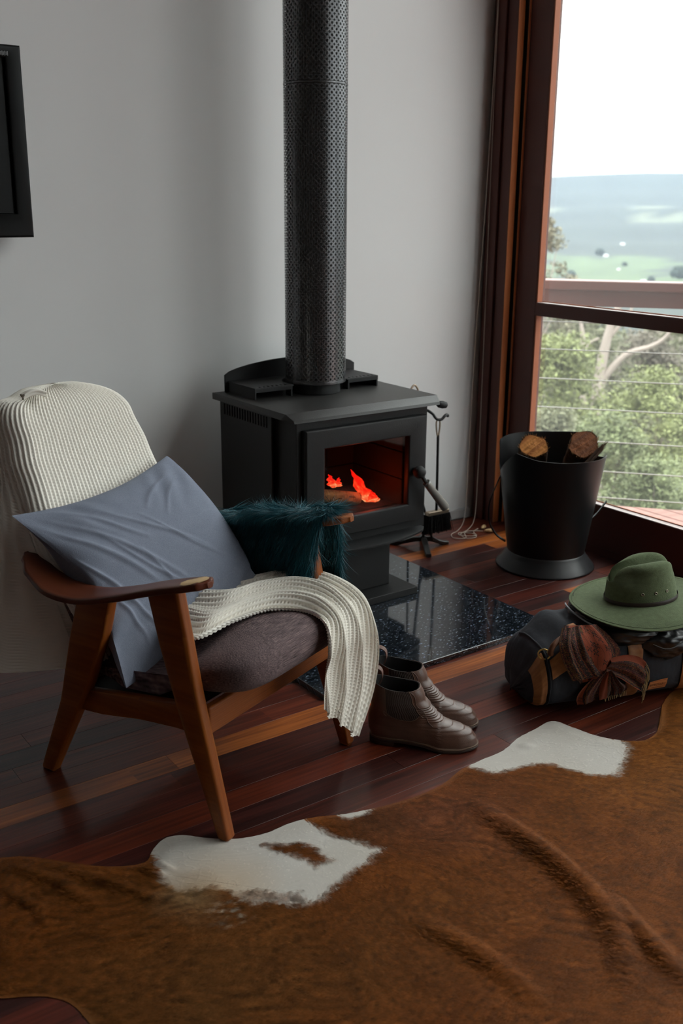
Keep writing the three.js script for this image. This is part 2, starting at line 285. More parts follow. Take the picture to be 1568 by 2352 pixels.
  const shelf = extrude(shp(sh2), 0.006, 0.0012, 1, notch.map(shp)).rotateX(-Math.PI / 2); // (x, y, z) -> (x, z, -y)
  shelf.translate(0, 0.797, 0);
  part('guard_shelf', L(merge([shelf, bx(1.888, 2.05, 0.786, 0.800, -3.170, -3.164, 0.001), bx(2.302, 2.446, 0.786, 0.800, -3.170, -3.164, 0.001), bx(1.888, 1.895, 0.761, 0.80, -3.35, -3.165, 0.001), bx(2.439, 2.446, 0.761, 0.80, -3.35, -3.165, 0.001), bx(2.043, 2.05, 0.761, 0.80, -3.20, -3.165, 0.001), bx(2.302, 2.309, 0.761, 0.80, -3.20, -3.165, 0.001)])), mIron, s);
  const lv = part('air_lever', L(rod([2.46, 0.737, -2.892], [2.512, 0.7265, -2.88], 0.0032)), mIron, s);
  part('knob', L(lathe([[0, 0], [0.009, 0], [0.013, 0.008], [0.0145, 0.024], [0.012, 0.040], [0.005, 0.046], [0, 0.047]], 24).rotateZ(-Math.PI / 2 - 0.2).translate(2.510, 0.7275, -2.88)), mIron, lv);
}
// flue
{
  const P = [2.176, 0.7615, -3.20], f = thing('flue_pipe', 'tall black flue pipe in a perforated metal shield rising from the stove top', 'flue', P);
  const mFlue = phy({ color: new THREE.Color().setRGB(0.13, 0.13, 0.135), roughness: 0.27, metalness: 0.7 });
  part('collar', lathe([[0.088, 0], [0.093, 0.002], [0.093, 0.052], [0.088, 0.053]]), mIron, f);
  part('inner_pipe', lathe([[0.103, 0.055], [0.103, 1.99]]), mIronDk, f);
  const shield = (y0, y1, R) => {
    const N = 38, cw = (2 * Math.PI * R) / N, rows = Math.round((y1 - y0) / cw), ch = (y1 - y0) / rows, p = [], n = [], ix = [], K = 16;
    for (let j = 0; j < rows; j++) for (let i = 0; i < N; i++) {
      const b = p.length / 3;
      for (let k = 0; k <= K; k++) {
        const a = (k / K) * 2 * Math.PI, c = Math.cos(a), s = Math.sin(a), ro = Math.min(0.548, 0.5 / Math.max(Math.abs(c), Math.abs(s)));
        for (const r of [0.235, ro]) { const th = ((i + 0.5 + r * c) * cw) / R, y = y0 + (j + 0.5 + r * s) * ch; p.push(R * Math.sin(th), y, R * Math.cos(th)); n.push(Math.sin(th), 0, Math.cos(th)); }
        if (k) ix.push(b + 2 * k - 2, b + 2 * k - 1, b + 2 * k + 1, b + 2 * k - 2, b + 2 * k + 1, b + 2 * k);
      }
    }
    const g = new THREE.BufferGeometry(); g.setAttribute('position', new THREE.Float32BufferAttribute(p, 3)); g.setAttribute('normal', new THREE.Float32BufferAttribute(n, 3)); g.setIndex(ix); g.setAttribute('uv', new THREE.Float32BufferAttribute(new Float32Array(p.length / 3 * 2), 2)); return g;
  };
  const s1 = part('perforated_shield', shield(0.052, 1.072, 0.113), mFlue, f);
  part('rim', lathe([[0.1128, 0.040], [0.1138, 0.041], [0.1138, 0.053], [0.1128, 0.053]]), mFlue, s1);
  part('rim', lathe([[0.1131, 1.074], [0.1138, 1.0745], [0.1138, 1.079], [0.1131, 1.080]]), mFlue, s1);
  part('perforated_shield', shield(1.082, 1.985, 0.1128), mFlue, f);
}
// ---------- fire ----------
const barkTex = tex(512, 512, (x, y) => { const k = 0.5 + 0.6 * fbm(x * 8, y * 14, 2, 4), c = sstep(Math.abs(noise(x * 22, y * 6, 7)), 0, 0.05); return [0.30 + 0.34 * k, 0.24 + 0.27 * k, 0.17 + 0.19 * k].map((v) => v * (0.55 + 0.45 * c)); }, true, 0.3, 0.3);
const barkBump = tex(512, 512, (x, y) => 0.5 + 0.5 * fbm(x * 8, y * 14, 2, 4) - 0.4 * (1 - sstep(Math.abs(noise(x * 22, y * 6, 7)), 0, 0.05)), false, 0.3, 0.3);
const roughLog = (r, len, sd, amp = 0.12) => { // along x from 0
  const g = sheet(28, 24, (u, v) => { const a = u * 2 * Math.PI, e = Math.min(v, 1 - v), cap = e < 0.02 ? e / 0.02 : 1, q = r * cap * (1 + amp * fbm(Math.cos(a) * 1.6 + sd, Math.sin(a) * 1.6, v * 4 + sd, 3) * 2); return [len * clamp((v - 0.02) / 0.96, 0, 1), q * Math.cos(a), q * Math.sin(a)]; }, (u, v) => [v * len, u * 6.28 * r], true); return g;
};
{
  const mLog = std({ map: barkTex, color: new THREE.Color().setRGB(1.7, 1.75, 1.6), roughness: 0.95, bumpMap: barkBump, bumpScale: 0.006 });
  single('burning_log', roughLog(0.024, 0.225, 3).rotateZ(-0.24), mLog, 'pale barked log burning behind the stove door glass', 'firewood', [2.03, 0.424, -2.99], 0.12);
  single('charred_log', roughLog(0.028, 0.27, 9), std({ color: new THREE.Color().setRGB(0.02, 0.018, 0.016), roughness: 0.95, bumpMap: barkBump, bumpScale: 0.008 }), 'charred black log lying under the pale burning log', 'firewood', [2.02, 0.386, -3.045], 0.05);
  const fireTex = tex(256, 256, (x, y) => { const n = fbm(x * 7, y * 5, 2, 4), h = clamp(1.0 - y * 0.9 + n * 0.9, 0, 1.4); return [1, clamp(0.10 + 0.85 * Math.pow(clamp(h - 0.30, 0, 1), 1.5), 0, 1), clamp(0.06 + 0.75 * Math.pow(clamp(h - 0.36, 0, 1), 1.8), 0, 1)]; });
  const mFlame = std({ color: 0x100402, emissive: 0xffffff, emissiveMap: fireTex, emissiveIntensity: 1.15, roughness: 1 });
  const tongue = (h, r, lean, sd) => sheet(24, 40, (u, v) => { const a = u * 2 * Math.PI, w = r * Math.pow(Math.sin(Math.PI * Math.pow(0.06 + 0.94 * v, 0.62)), 0.9) * (1 + 0.55 * fbm(Math.cos(a) * 1.2 + sd, Math.sin(a) * 1.2, v * 5, 3) * 2), o = 0.012 * noise(v * 5, sd, 1); return [w * Math.cos(a) + lean * v + o, h * v, 0.55 * w * Math.sin(a)]; }, (u, v) => [u, v], true);
  const fl = thing('flame', 'bright red flame licking up at the end of the burning log', 'flame', [2.296, 0.345, -3.01]);
  part('tongue', tongue(0.148, 0.024, -0.085, 1), mFlame, fl);
  part('tongue', tongue(0.07, 0.024, -0.03, 5), mFlame, fl, [0.01, 0, 0.004]);
  part('tongue', tongue(0.05, 0.017, -0.015, 8), mFlame, fl, [0.03, -0.002, 0.004]);
  const f2 = thing('flame', 'small red flame behind the left part of the burning log', 'flame', [2.155, 0.425, -3.035]);
  part('tongue', tongue(0.055, 0.016, -0.02, 3), mFlame, f2, [-0.01, 0, 0]); part('tongue', tongue(0.036, 0.014, -0.01, 6), mFlame, f2, [0.016, 0, 0]);
  const ash = sheet(30, 16, (u, v) => [lerp(1.99, 2.37, u), 0.344 + 0.012 * (0.6 + noise(u * 9, v * 5)) , lerp(-3.21, -2.93, v)], (u, v) => [u, v]);
  single('ash_bed', ash, std({ color: 0x1d1613, roughness: 1 }), 'dark ash bed on the floor of the firebox', 'ash');
  const lamp = new THREE.PointLight(0xff5a24, 0.03); lamp.position.set(2.262, 0.435, -2.950); lamp.castShadow = true; lamp.shadow.radius = 1.2; lamp.name = 'flame_glow'; scene.add(lamp);
}
// ---------- television, fire tools, blind cord, log bucket ----------
{
  const P = [0.713, 1.618, -3.47], t = thing('television', 'black flat television with glossy bezel mounted on the grey wall', 'television', P);
  const mGl = phy({ color: 0x050505, roughness: 0.35, specularIntensity: 0.35 });
  const f = extrude([[-0.5, -0.288], [0.5, -0.288], [0.5, 0.288], [-0.5, 0.288]], 0.045, 0.006, 3, [[[-0.448, -0.213], [0.448, -0.213], [0.448, 0.25], [-0.448, 0.25]]]).translate(0, 0, 0.01);
  part('bezel', f, mGl, t);
  part('screen', rbox(0.90, 0.47, 0.012, 0.002, 0, 0.018, 0.034), phy({ color: 0x040506, roughness: 0.35, specularIntensity: 0.4 }), t);
  part('wall_bracket', merge([rbox(0.3, 0.2, 0.05, 0.004, 0, 0, -0.018), rbox(0.94, 0.5, 0.02, 0.004, 0, 0, 0.0)]), mIronDk, t);
  const marks = []; for (let i = 0; i < 9; i++) marks.push(box(0.0025, i % 2 ? 0.010 : 0.013, 0.0006, 0.425 + i * 0.0042, 0.262, 0.0553));
  part('printed_mark', merge(marks), std({ color: 0x77787a, roughness: 0.5 }), t, null, null, { label: 'small grey printed mark on the bezel' });
}
{
  const mT = phy({ color: new THREE.Color().setRGB(0.016, 0.016, 0.017), roughness: 0.45 }), mBrass = std({ color: new THREE.Color().setRGB(0.42, 0.33, 0.24), metalness: 0.7, roughness: 0.35 });
  const P = [2.79, 0.0005, -3.265], s = thing('fire_tool_stand', 'black wrought iron fire tool stand with splayed feet beside the stove', 'tool stand', P), L = (g) => g.translate(-P[0], -P[1], -P[2]);
  const foot = (x, z, sx) => { const a = Math.atan2(-(z - P[2]), x - P[0]), l = Math.hypot(x - P[0], z - P[2]); return extrude([[0.01, 0.050], [0.045, 0.046], [l * 0.62, 0.026], [l - 0.022, 0.018], [l, 0.015], [l, 0], [l - 0.03, 0.0], [l * 0.55, 0.012], [0.03, 0.028], [0.01, 0.030]], 0.024, 0.003, 1).translate(0, 0, -0.012).rotateY(a).translate(P[0], 0, P[2]); };
  for (const [x, z] of [[2.725, -3.150], [2.915, -3.245], [2.70, -3.385], [2.875, -3.375]]) part('foot', L(foot(x, z)), mT, s);
  part('pole', L(rod([2.79, 0.045, -3.265], [2.755, 0.62, -3.285], 0.0065)), mT, s);
  part('brace', L(rod([2.83, 0.03, -3.25], [2.775, 0.24, -3.275], 0.005)), mT, s);
  part('hook', L(tube([[2.755, 0.61, -3.285], [2.772, 0.616, -3.26], [2.792, 0.600, -3.235], [2.806, 0.578, -3.222], [2.826, 0.576, -3.215], [2.842, 0.590, -3.212], [2.856, 0.593, -3.214], [2.862, 0.585, -3.216]], 0.0062, 40, 8)), mT, s);
  part('hook', L(tube([[2.755, 0.612, -3.285], [2.735, 0.618, -3.30], [2.715, 0.595, -3.315], [2.70, 0.60, -3.32]], 0.006, 24, 8)), mT, s);
  // brush
  const B = [2.812, 0.572, -3.222], b = thing('hearth_brush', 'black bristle hearth brush hanging by a brass loop from the tool stand hook', 'brush', B), K = (g) => g.translate(-B[0], -B[1], -B[2]);
  part('loop_handle', K(tube([[2.813, 0.502, -3.222], [2.806, 0.535, -3.222], [2.805, 0.566, -3.222], [2.812, 0.577, -3.222], [2.821, 0.572, -3.222], [2.824, 0.545, -3.222], [2.819, 0.508, -3.222]], 0.0035, 40, 8)), mBrass, b, null, null, { label: 'brass loop handle' });
  part('rod', K(rod([2.816, 0.508, -3.222], [2.822, 0.172, -3.222], 0.0058)), mT, b);
  part('head_block', K(bx(2.768, 2.884, 0.158, 0.176, -3.236, -3.208, 0.004)), mBrass, b, null, null, { label: 'dull brass brush block' });
  const br = []; for (let i = 0; i < 950; i++) { const x = rr(2.765, 2.886), z = rr(-3.24, -3.204), sp = rr(-0.012, 0.012); br.push(rod([x, 0.16, z], [x + sp + (x - 2.826) * 0.12, rr(0.076, 0.088), z + rr(-0.012, 0.012)], 0.0014, 0.0012, 4)); }
  part('bristles', K(merge(br)), std({ color: 0x060606, roughness: 0.8 }), b, null, null, { kind: 'stuff' });
  const Q = [2.742, 0.66, -3.305], p = thing('poker', 'fire poker whose bronze loop handle shows above the stove corner', 'poker', Q), J = (g) => g.translate(-Q[0], -Q[1], -Q[2]);
  part('loop_handle', J(tube([[2.745, 0.605, -3.305], [2.726, 0.66, -3.305], [2.728, 0.695, -3.305], [2.747, 0.715, -3.305], [2.766, 0.697, -3.305], [2.768, 0.662, -3.305], [2.752, 0.605, -3.305]], 0.0042, 48, 8)), mBrass, p, null, null, { label: 'bronze loop handle' });
  part('shaft', J(rod([2.748, 0.607, -3.305], [2.755, 0.06, -3.325], 0.005)), mT, p);
}
{
  const mCord = std({ color: new THREE.Color().setRGB(0.52, 0.44, 0.37), roughness: 0.8 }), P = [3.30, 2.6, -3.44];
  const c = thing('blind_cord', 'cream blind cord hanging down the corner trim and lying tangled on the floor', 'cord', [3.08, 0.003, -3.28]), L = (g) => g.translate(-3.08, -0.003, 3.28);
  part('cord', L(tube([[3.283, 2.6, -3.470], [3.282, 1.6, -3.468], [3.276, 0.7, -3.455], [3.262, 0.22, -3.44], [3.215, 0.022, -3.40], [3.12, 0.003, -3.34], [3.05, 0.003, -3.31], [3.03, 0.003, -3.25], [3.075, 0.003, -3.235], [3.10, 0.003, -3.28], [3.06, 0.003, -3.33], [3.03, 0.006, -3.29], [3.09, 0.004, -3.25], [3.12, 0.004, -3.30], [3.17, 0.004, -3.325]], 0.0016, 240, 6)), mCord, c);
  part('cord', L(tube([[3.279, 2.6, -3.462], [3.268, 1.5, -3.475], [3.25, 0.8, -3.485], [3.225, 0.3, -3.47], [3.17, 0.03, -3.42], [3.08, 0.003, -3.36], [3.012, 0.003, -3.33], [2.985, 0.003, -3.28], [3.02, 0.006, -3.245], [3.065, 0.007, -3.30], [3.10, 0.005, -3.32], [3.155, 0.005, -3.285], [3.16, 0.005, -3.28]], 0.0016, 240, 6)), mCord, c);
  const mTog = std({ color: new THREE.Color().setRGB(0.55, 0.36, 0.18), roughness: 0.5 });
  const tog = lathe([[0, -0.021], [0.005, -0.021], [0.0085, -0.012], [0.0092, 0.0], [0.007, 0.012], [0.0045, 0.020], [0, 0.021]], 20).rotateZ(Math.PI / 2);
  part('toggle', tog, mTog, c, [0.115, 0.0065, -0.035], [0, 0.5, 0]);
  part('toggle', tog, mTog, c, [0.098, 0.0065, 0.02], [0, -0.6, 0]);
}
{
  const P = [3.075, 0.0005, -2.815], b = thing('log_bucket', 'tall black metal log bucket with a flared foot standing by the window', 'bucket', P, Math.atan2(-0.738, 0.675));
  // local +z faces the room (the low front), +x to the right of it
  const mB = phy({ color: new THREE.Color().setRGB(0.009, 0.009, 0.0095), specularIntensity: 0.6, roughness: 0.36, bumpMap: ironBump, bumpScale: 0.0001 });
  const lin = (tb, x) => { for (let i = 1; i < tb.length; i++) if (x <= tb[i][0]) return lerp(tb[i - 1][1], tb[i][1], (x - tb[i - 1][0]) / (tb[i][0] - tb[i - 1][0])); return tb[tb.length - 1][1]; };
  const rimY = (d) => lin([[-180, 0.522], [-125, 0.52], [-104, 0.512], [-101, 0.502], [-96, 0.450], [-90, 0.418], [-78, 0.402], [-40, 0.505], [-32, 0.500], [-15, 0.488], [10, 0.484], [50, 0.484], [86, 0.484], [100, 0.462], [118, 0.452], [134, 0.47], [140, 0.512], [152, 0.530], [180, 0.522]], d);
  const rad = (y, d) => lerp(0.150, 0.207, y / 0.5) + 0.012 * Math.exp(-(((Math.abs(d) - 90) / 50) ** 2)) * y / 0.5;
  const wall = (off, top) => sheet(180, 40, (u, v) => { const d = u * 360 - 180, a = d * D2R, y = lerp(0.055, rimY(d) - top, v), r = rad(y, d) + off; return [r * Math.sin(a), y, r * Math.cos(a)]; }, (u, v) => [u, v], true);
  const rim = sheet(180, 1, (u, v) => { const d = u * 360 - 180, a = d * D2R, y = rimY(d), r = rad(y, d) - 0.0018 * v; return [r * Math.sin(a), y, r * Math.cos(a)]; }, (u, v) => [u, v], true);
  part('shell', merge([wall(0, 0), wall(-0.0018, 0), rim]), mB, b);
  part('bottom', lathe([[0, 0.06], [0.152, 0.06], [0.153, 0.064], [0, 0.064]], 48), mB, b);
  part('flared_foot', lathe([[0.150, 0.0], [0.198, 0.0], [0.203, 0.003], [0.201, 0.008], [0.185, 0.028], [0.169, 0.048], [0.161, 0.062], [0.158, 0.070], [0.150, 0.070]], 96), phy({ color: new THREE.Color().setRGB(0.022, 0.022, 0.024), roughness: 0.4 }), b);
  const strap = (pts, w) => { const c = curve(pts), n = 40; return sheet(1, n, (u, v) => { const p = c.getPoint(v); return [p.x, p.y, p.z + (u - 0.5) * w]; }); };
  const thick = (pts, w, t, nrm) => { const c = curve(pts), n = 40, q = [[-1, -1], [1, -1], [1, 1], [-1, 1], [-1, -1]]; return sheet(4, n, (u, v) => { const p = c.getPoint(v), tg = c.getTangent(v), k = q[Math.round(u * 4)], nx = -tg.y, ny = tg.x; return [p.x + nx * t * k[0] / 2, p.y + ny * t * k[0] / 2, p.z + w * k[1] / 2]; }).toNonIndexed(); };
  const flat = (g) => { g.computeVertexNormals(); return g; };
  part('side_handle', flat(thick([[-0.188, 0.405, 0.02], [-0.215, 0.335, 0.02], [-0.241, 0.245, 0.02], [-0.233, 0.165, 0.02], [-0.203, 0.118, 0.02], [-0.166, 0.093, 0.02]], 0.02, 0.004)), mB, b);
  const tb = part('rear_handle_strap', flat(thick([[0.150, 0.135, -0.03], [0.168, 0.185, -0.03], [0.200, 0.228, -0.03], [0.232, 0.280, -0.03]], 0.020, 0.004)), mB, b);
  part('rivet', rod([0.222, 0.262, -0.03], [0.218, 0.2665, -0.03], 0.004, 0.004, 12), mSteel, tb);
  // firewood inside
  const mEnd = std({ map: woodTex([0.55, 0.30, 0.14], [1.0, 0.70, 0.38], 4, 0.25, 0.06, 512, 512), roughness: 0.85, bumpMap: barkBump, bumpScale: 0.003 });
  const mBk = std({ map: barkTex, color: new THREE.Color().setRGB(0.42, 0.26, 0.15), roughness: 0.95, bumpMap: barkBump, bumpScale: 0.006 });
  const cross = (r, sd) => (a) => r * (1 + 0.16 * Math.cos(a + sd) + 0.10 * Math.cos(2 * a + sd * 2) + 0.05 * Math.cos(5 * a + sd * 3));
  function firewood(label, pos, tilt, r, len, sd, endTone) {
    const t = thing('firewood', label, 'firewood', pos, 0, undefined), f = cross(r, sd);
    t.quaternion.setFromUnitVectors(V(0, 1, 0), V(...tilt).normalize());
    part('bark', sheet(40, 18, (u, v) => { const a = u * 6.2832, q = f(a) * (1 + 0.09 * fbm(Math.cos(a) * 3, Math.sin(a) * 3, v * 6 + sd, 3) * 2); return [q * Math.cos(a), -len * v, q * Math.sin(a)]; }, (u, v) => [u * 0.4, v * len], true), mBk, t);
    part('split_face', sheet(40, 10, (u, v) => { const a = u * 6.2832, q = f(a) * v * 0.97; return [q * Math.cos(a), 0.004 * fbm(q * Math.cos(a) * 90, q * Math.sin(a) * 90, sd, 3) + 0.003 * (1 - v), q * Math.sin(a)]; }, (u, v) => [f(u * 6.2832) * v * Math.cos(u * 6.2832) + sd, f(u * 6.2832) * v * Math.sin(u * 6.2832)], true), endTone ?? mEnd, t);
    const sp = []; for (let i = 0; i < 90; i++) { const a = rr(0, 6.28), q = f(a) * rr(0.93, 1.03), l = rr(0.004, 0.02); sp.push(rod([q * Math.cos(a), -0.006, q * Math.sin(a)], [q * 1.06 * Math.cos(a) + rr(-0.005, 0.005), l * 0.7, q * 1.06 * Math.sin(a) + rr(-0.005, 0.005)], 0.0014, 0.0003, 4)); }
    part('splinters', merge(sp), std({ color: new THREE.Color().setRGB(0.40, 0.20, 0.08), roughness: 0.9 }), t, null, null, { kind: 'stuff' });
    return t;
  }
  const toW = (x, y, z) => { const v = V(x, y, z).applyAxisAngle(V(0, 1, 0), b.rotation.y).add(b.position); return [v.x, v.y, v.z]; };
  firewood('sawn log with a pale orange end face, left one in the log bucket', toW(-0.02 - 0.045, 0.505, 0.02), [-0.55, 0.62, 0.56], 0.052, 0.25, 2.2);
  const mEnd2 = std({ map: woodTex([0.26, 0.14, 0.07], [0.62, 0.36, 0.18], 8, 0.25, 0.06, 512, 512), roughness: 0.9, bumpMap: barkBump, bumpScale: 0.004 });
  firewood('rough brown split log, right one leaning in the log bucket', toW(0.118, 0.520, 0.03), [-0.42, 0.70, 0.56], 0.060, 0.28, 0.4, mEnd2);
  const k = thing('kindling', 'torn splinter of bark poking over the right rim of the log bucket', 'kindling', toW(0.185, 0.505, 0.03)); k.rotation.set(0.5, 0.3, -1.0);
  const kp = []; for (let i = 0; i < 40; i++) { const x = rr(-0.014, 0.014), z = rr(-0.006, 0.006); kp.push(rod([x, -0.13 + rr(0, 0.02), z], [x * 0.8 + rr(-0.004, 0.004), rr(0.015, 0.055), z + rr(-0.004, 0.004)], 0.0028, 0.0006, 5)); }
  part('splinter', merge(kp), mBk, k);
}
// ---------- armchair, cushions, throws ----------
const CP = [1.171, 0, -2.215], CT = 22 * D2R; // chair frame: x across the seat, z towards the front
const teakT = woodTex([0.62, 0.50, 0.42], [1, 1, 1], 5.5, 0.5, 0.25, 512, 512);
const mTeak = phy({ map: teakT, color: new THREE.Color().setRGB(0.38, 0.115, 0.019), roughness: 0.45, specularIntensity: 0.5, clearcoat: 0.15, clearcoatRoughness: 0.3, bumpMap: grainBump, bumpScale: 0.0003 });
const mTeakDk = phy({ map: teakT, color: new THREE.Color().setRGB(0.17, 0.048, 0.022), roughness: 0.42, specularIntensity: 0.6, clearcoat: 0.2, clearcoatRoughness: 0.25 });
const twd = (x, y) => 0.5 + 0.62 * noise(x * 26, y * 150) + 0.30 * noise(x * 90, y * 230, 3) + 0.18 * fbm(x * 5, y * 5, 4, 3);
const tweed = tex(1024, 1024, (x, y) => { const k = clamp(twd(x, y), 0, 1); return [lerp(0.20, 0.60, k), lerp(0.155, 0.505, k), lerp(0.165, 0.505, k)]; }, true, 0.25, 0.25);
const tweedB = tex(1024, 1024, (x, y) => clamp(twd(x, y), 0, 1), false, 0.25, 0.25);
const mTweed = phy({ map: tweed, bumpMap: tweedB, bumpScale: 0.0012, roughness: 0.95, sheen: 0.25, sheenColor: new THREE.Color(0.5, 0.42, 0.45), sheenRoughness: 0.6 });
// swept bar: section (superellipse) along a path with its own half-widths; path points [x, y, z, hw, hh]
function sweep(path, nSeg, nSec, sideAxis, pow = 0.55) {
  const c = curve(path.map((p) => p.slice(0, 3))), tb = (k, t) => { const q = t * (path.length - 1), i = Math.min(Math.floor(q), path.length - 2), f = q - i; return lerp(path[i][k], path[i + 1][k], f * f * (3 - 2 * f)); };
  const S = V(...sideAxis);
  return sheet(nSec, nSeg + 4, (u, v) => {
    const jj = Math.round(v * (nSeg + 4)); let t = clamp((jj - 2) / nSeg, 0, 1), k = jj === 0 || jj === nSeg + 4 ? 0 : jj === 1 || jj === nSeg + 3 ? 0.86 : 1;
    const p = c.getPoint(t), T = c.getTangent(t), U = V().crossVectors(T, S).normalize(), W = V().crossVectors(U, T).normalize();
    const a = u * Math.PI * 2, cx = Math.sign(Math.cos(a)) * Math.pow(Math.abs(Math.cos(a)), pow) * tb(3, t) * k, cy = Math.sign(Math.sin(a)) * Math.pow(Math.abs(Math.sin(a)), pow) * tb(4, t) * k;
    return [p.x + W.x * cx + U.x * cy, p.y + W.y * cx + U.y * cy, p.z + W.z * cx + U.z * cy];
  }, (u, v) => [v * c.getLength(), u * 0.16], true);
}
{
  const ch = thing('armchair', 'teak armchair with paddle arms and a plum tweed seat cushion beside the wood stove', 'armchair', CP, CT);
  for (const s of [-1, 1]) {
    // legs: flat boards in the side plane, wide at the arm and narrow at the foot
    part('leg', extrude([[0.050, 0.60], [0.146, 0.628], [0.170, 0.50], [0.196, 0.36], [0.276, 0.010], [0.270, 0.0], [0.243, 0.0], [0.185, 0.16], [0.128, 0.32], [0.085, 0.46]], 0.034, 0.011, 4).rotateY(-Math.PI / 2).translate(s * 0.268 + 0.017, 0, 0), mTeak, ch);
    part('leg', extrude([[-0.172, 0.535], [-0.058, 0.56], [-0.092, 0.44], [-0.150, 0.30], [-0.185, 0.235], [-0.312, 0.0], [-0.350, 0.0], [-0.352, 0.010], [-0.262, 0.225], [-0.215, 0.40]], 0.034, 0.008, 3).rotateY(-Math.PI / 2).translate(s * 0.268 + 0.017, 0, 0), mTeak, ch);
    // arm: shaped paddle, swept up at the back
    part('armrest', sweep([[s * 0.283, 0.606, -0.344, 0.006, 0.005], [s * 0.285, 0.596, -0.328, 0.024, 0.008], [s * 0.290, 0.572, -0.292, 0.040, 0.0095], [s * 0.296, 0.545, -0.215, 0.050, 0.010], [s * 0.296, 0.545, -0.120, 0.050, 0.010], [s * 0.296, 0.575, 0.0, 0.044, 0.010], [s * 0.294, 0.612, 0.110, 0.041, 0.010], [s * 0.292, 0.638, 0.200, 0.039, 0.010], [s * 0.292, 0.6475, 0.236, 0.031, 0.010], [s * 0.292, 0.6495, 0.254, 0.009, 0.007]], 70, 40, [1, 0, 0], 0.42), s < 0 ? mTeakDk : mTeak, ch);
    // side rail with a curved underside
    part('side_rail', extrude([[-0.245, 0.205], [-0.235, 0.262], [0.10, 0.312], [0.165, 0.322], [0.178, 0.25], [0.12, 0.250], [0.0, 0.238], [-0.13, 0.214]], 0.026, 0.004, 2).rotateY(-Math.PI / 2).translate(s * 0.262 + 0.013 - s * 0.006, 0, 0), mTeak, ch);
  }
  const wear = sheet(40, 14, (u, v) => { const e = 0.012 * noise(v * 6, 2.2) + 0.006 * noise(v * 19, 5), t = lerp(0.190 + 0.034 * Math.pow(v, 1.5) + e, 0.2475 - 0.012 * Math.pow(Math.abs(v - 0.5) * 2, 3), u), w = table([[0.17, 0.036], [0.21, 0.034], [0.235, 0.026], [0.249, 0.016]], t), top = table([[0.17, 0.6385], [0.2, 0.6492], [0.232, 0.6555], [0.248, 0.6583]], t); return [-0.292 + lerp(-1, 0.75, v) * w, top - 0.0035 * Math.pow(Math.abs(lerp(-1, 0.75, v)), 5) + 0.0022, t]; });
  part('front_rail', bx(-0.255, 0.255, 0.252, 0.322, 0.185, 0.209, 0.006), mTeak, ch);
  part('rear_rail', bx(-0.255, 0.255, 0.205, 0.262, -0.255, -0.231, 0.006), mTeak, ch);
  // seat cushion: domed pad, rounded front, dark side band
  const cush = sheet(72, 60, (u, v) => {
    const a = (u - 0.25) * 2 * Math.PI, ph = (v - 0.5) * Math.PI, c = Math.cos(ph), sp = (x, e) => Math.sign(x) * Math.pow(Math.abs(x), e);
    const X = sp(Math.cos(a), 0.34), Z = sp(Math.sin(a), 0.34), k = Math.pow(Math.max(c, 0), 0.42), h = sp(Math.sin(ph), 0.75);
    const x = 0.240 * X * k, z = 0.04 + 0.275 * Z * k, top = 0.012 * (1 - X * X * k) ;
    const dent = h > 0 ? 0.078 * Math.exp(-(((x + 0.20) / 0.15) ** 2) - (((z + 0.01) / 0.13) ** 2)) : 0;
    return [x, 0.353 - dent + 0.16 * z + h * (0.058 + (h > 0 ? top : 0.0)) - (h < 0 ? 0 : 0), z];
  }, (u, v) => [u * 1.7, v * 0.45], true);
  part('seat_cushion', cush, mTweed, ch, null, null, { label: 'plum tweed seat cushion' });
  part('webbing_panel', bx(-0.235, 0.235, 0.27, 0.285, -0.23, 0.20, 0.004).rotateX(-0.16), mIronDk, ch);
  // back: upholstered pad leaning backwards
  const back = (off, ny = 40) => sheet(96, ny, (u, v) => backPt(u, v, off), (u, v) => [u * 1.3, v * 0.75], true);
  part('back_cushion', back(-0.008), mTweed, ch);
  part('arm_wear', wear, std({ color: new THREE.Color().setRGB(0.62, 0.42, 0.22), roughness: 0.6 }), ch, null, null, { label: 'worn bare wood at the arm tip' });
}
// the reclining back as a closed loop of sections: u round the pad, v from its foot to its top
// rounded-rectangle loop (half sizes 1 x 1, corner radius from a 0.24 x 0.052 pad) walked at even speed, u = 0 at +x
function loopAt(u) {
  const A = 0.24, B = 0.052, r = 0.046, sx = A - r, sz = B - r, q = r * Math.PI / 2, P = 4 * (sx + sz + q); let s = (((u % 1) + 1) % 1) * P, x, z;
  const seg = [[sz, (t) => [A, t]], [q, (t) => [sx + r * Math.cos(t / r), sz + r * Math.sin(t / r)]], [2 * sx, (t) => [sx - t, B]], [q, (t) => [-sx - r * Math.sin(t / r), sz + r * Math.cos(t / r)]], [2 * sz, (t) => [-A, sz - t]], [q, (t) => [-sx - r * Math.cos(t / r), -sz - r * Math.sin(t / r)]], [2 * sx, (t) => [-sx + t, -B]], [q, (t) => [sx + r * Math.sin(t / r), -sz - r * Math.cos(t / r)]], [sz, (t) => [A, -sz + t]]];
  for (const [l, f] of seg) { if (s <= l || l === sz && f === seg[8][1]) { [x, z] = f(Math.min(s, l)); break; } s -= l; }
  return [x / A, z / B];
}
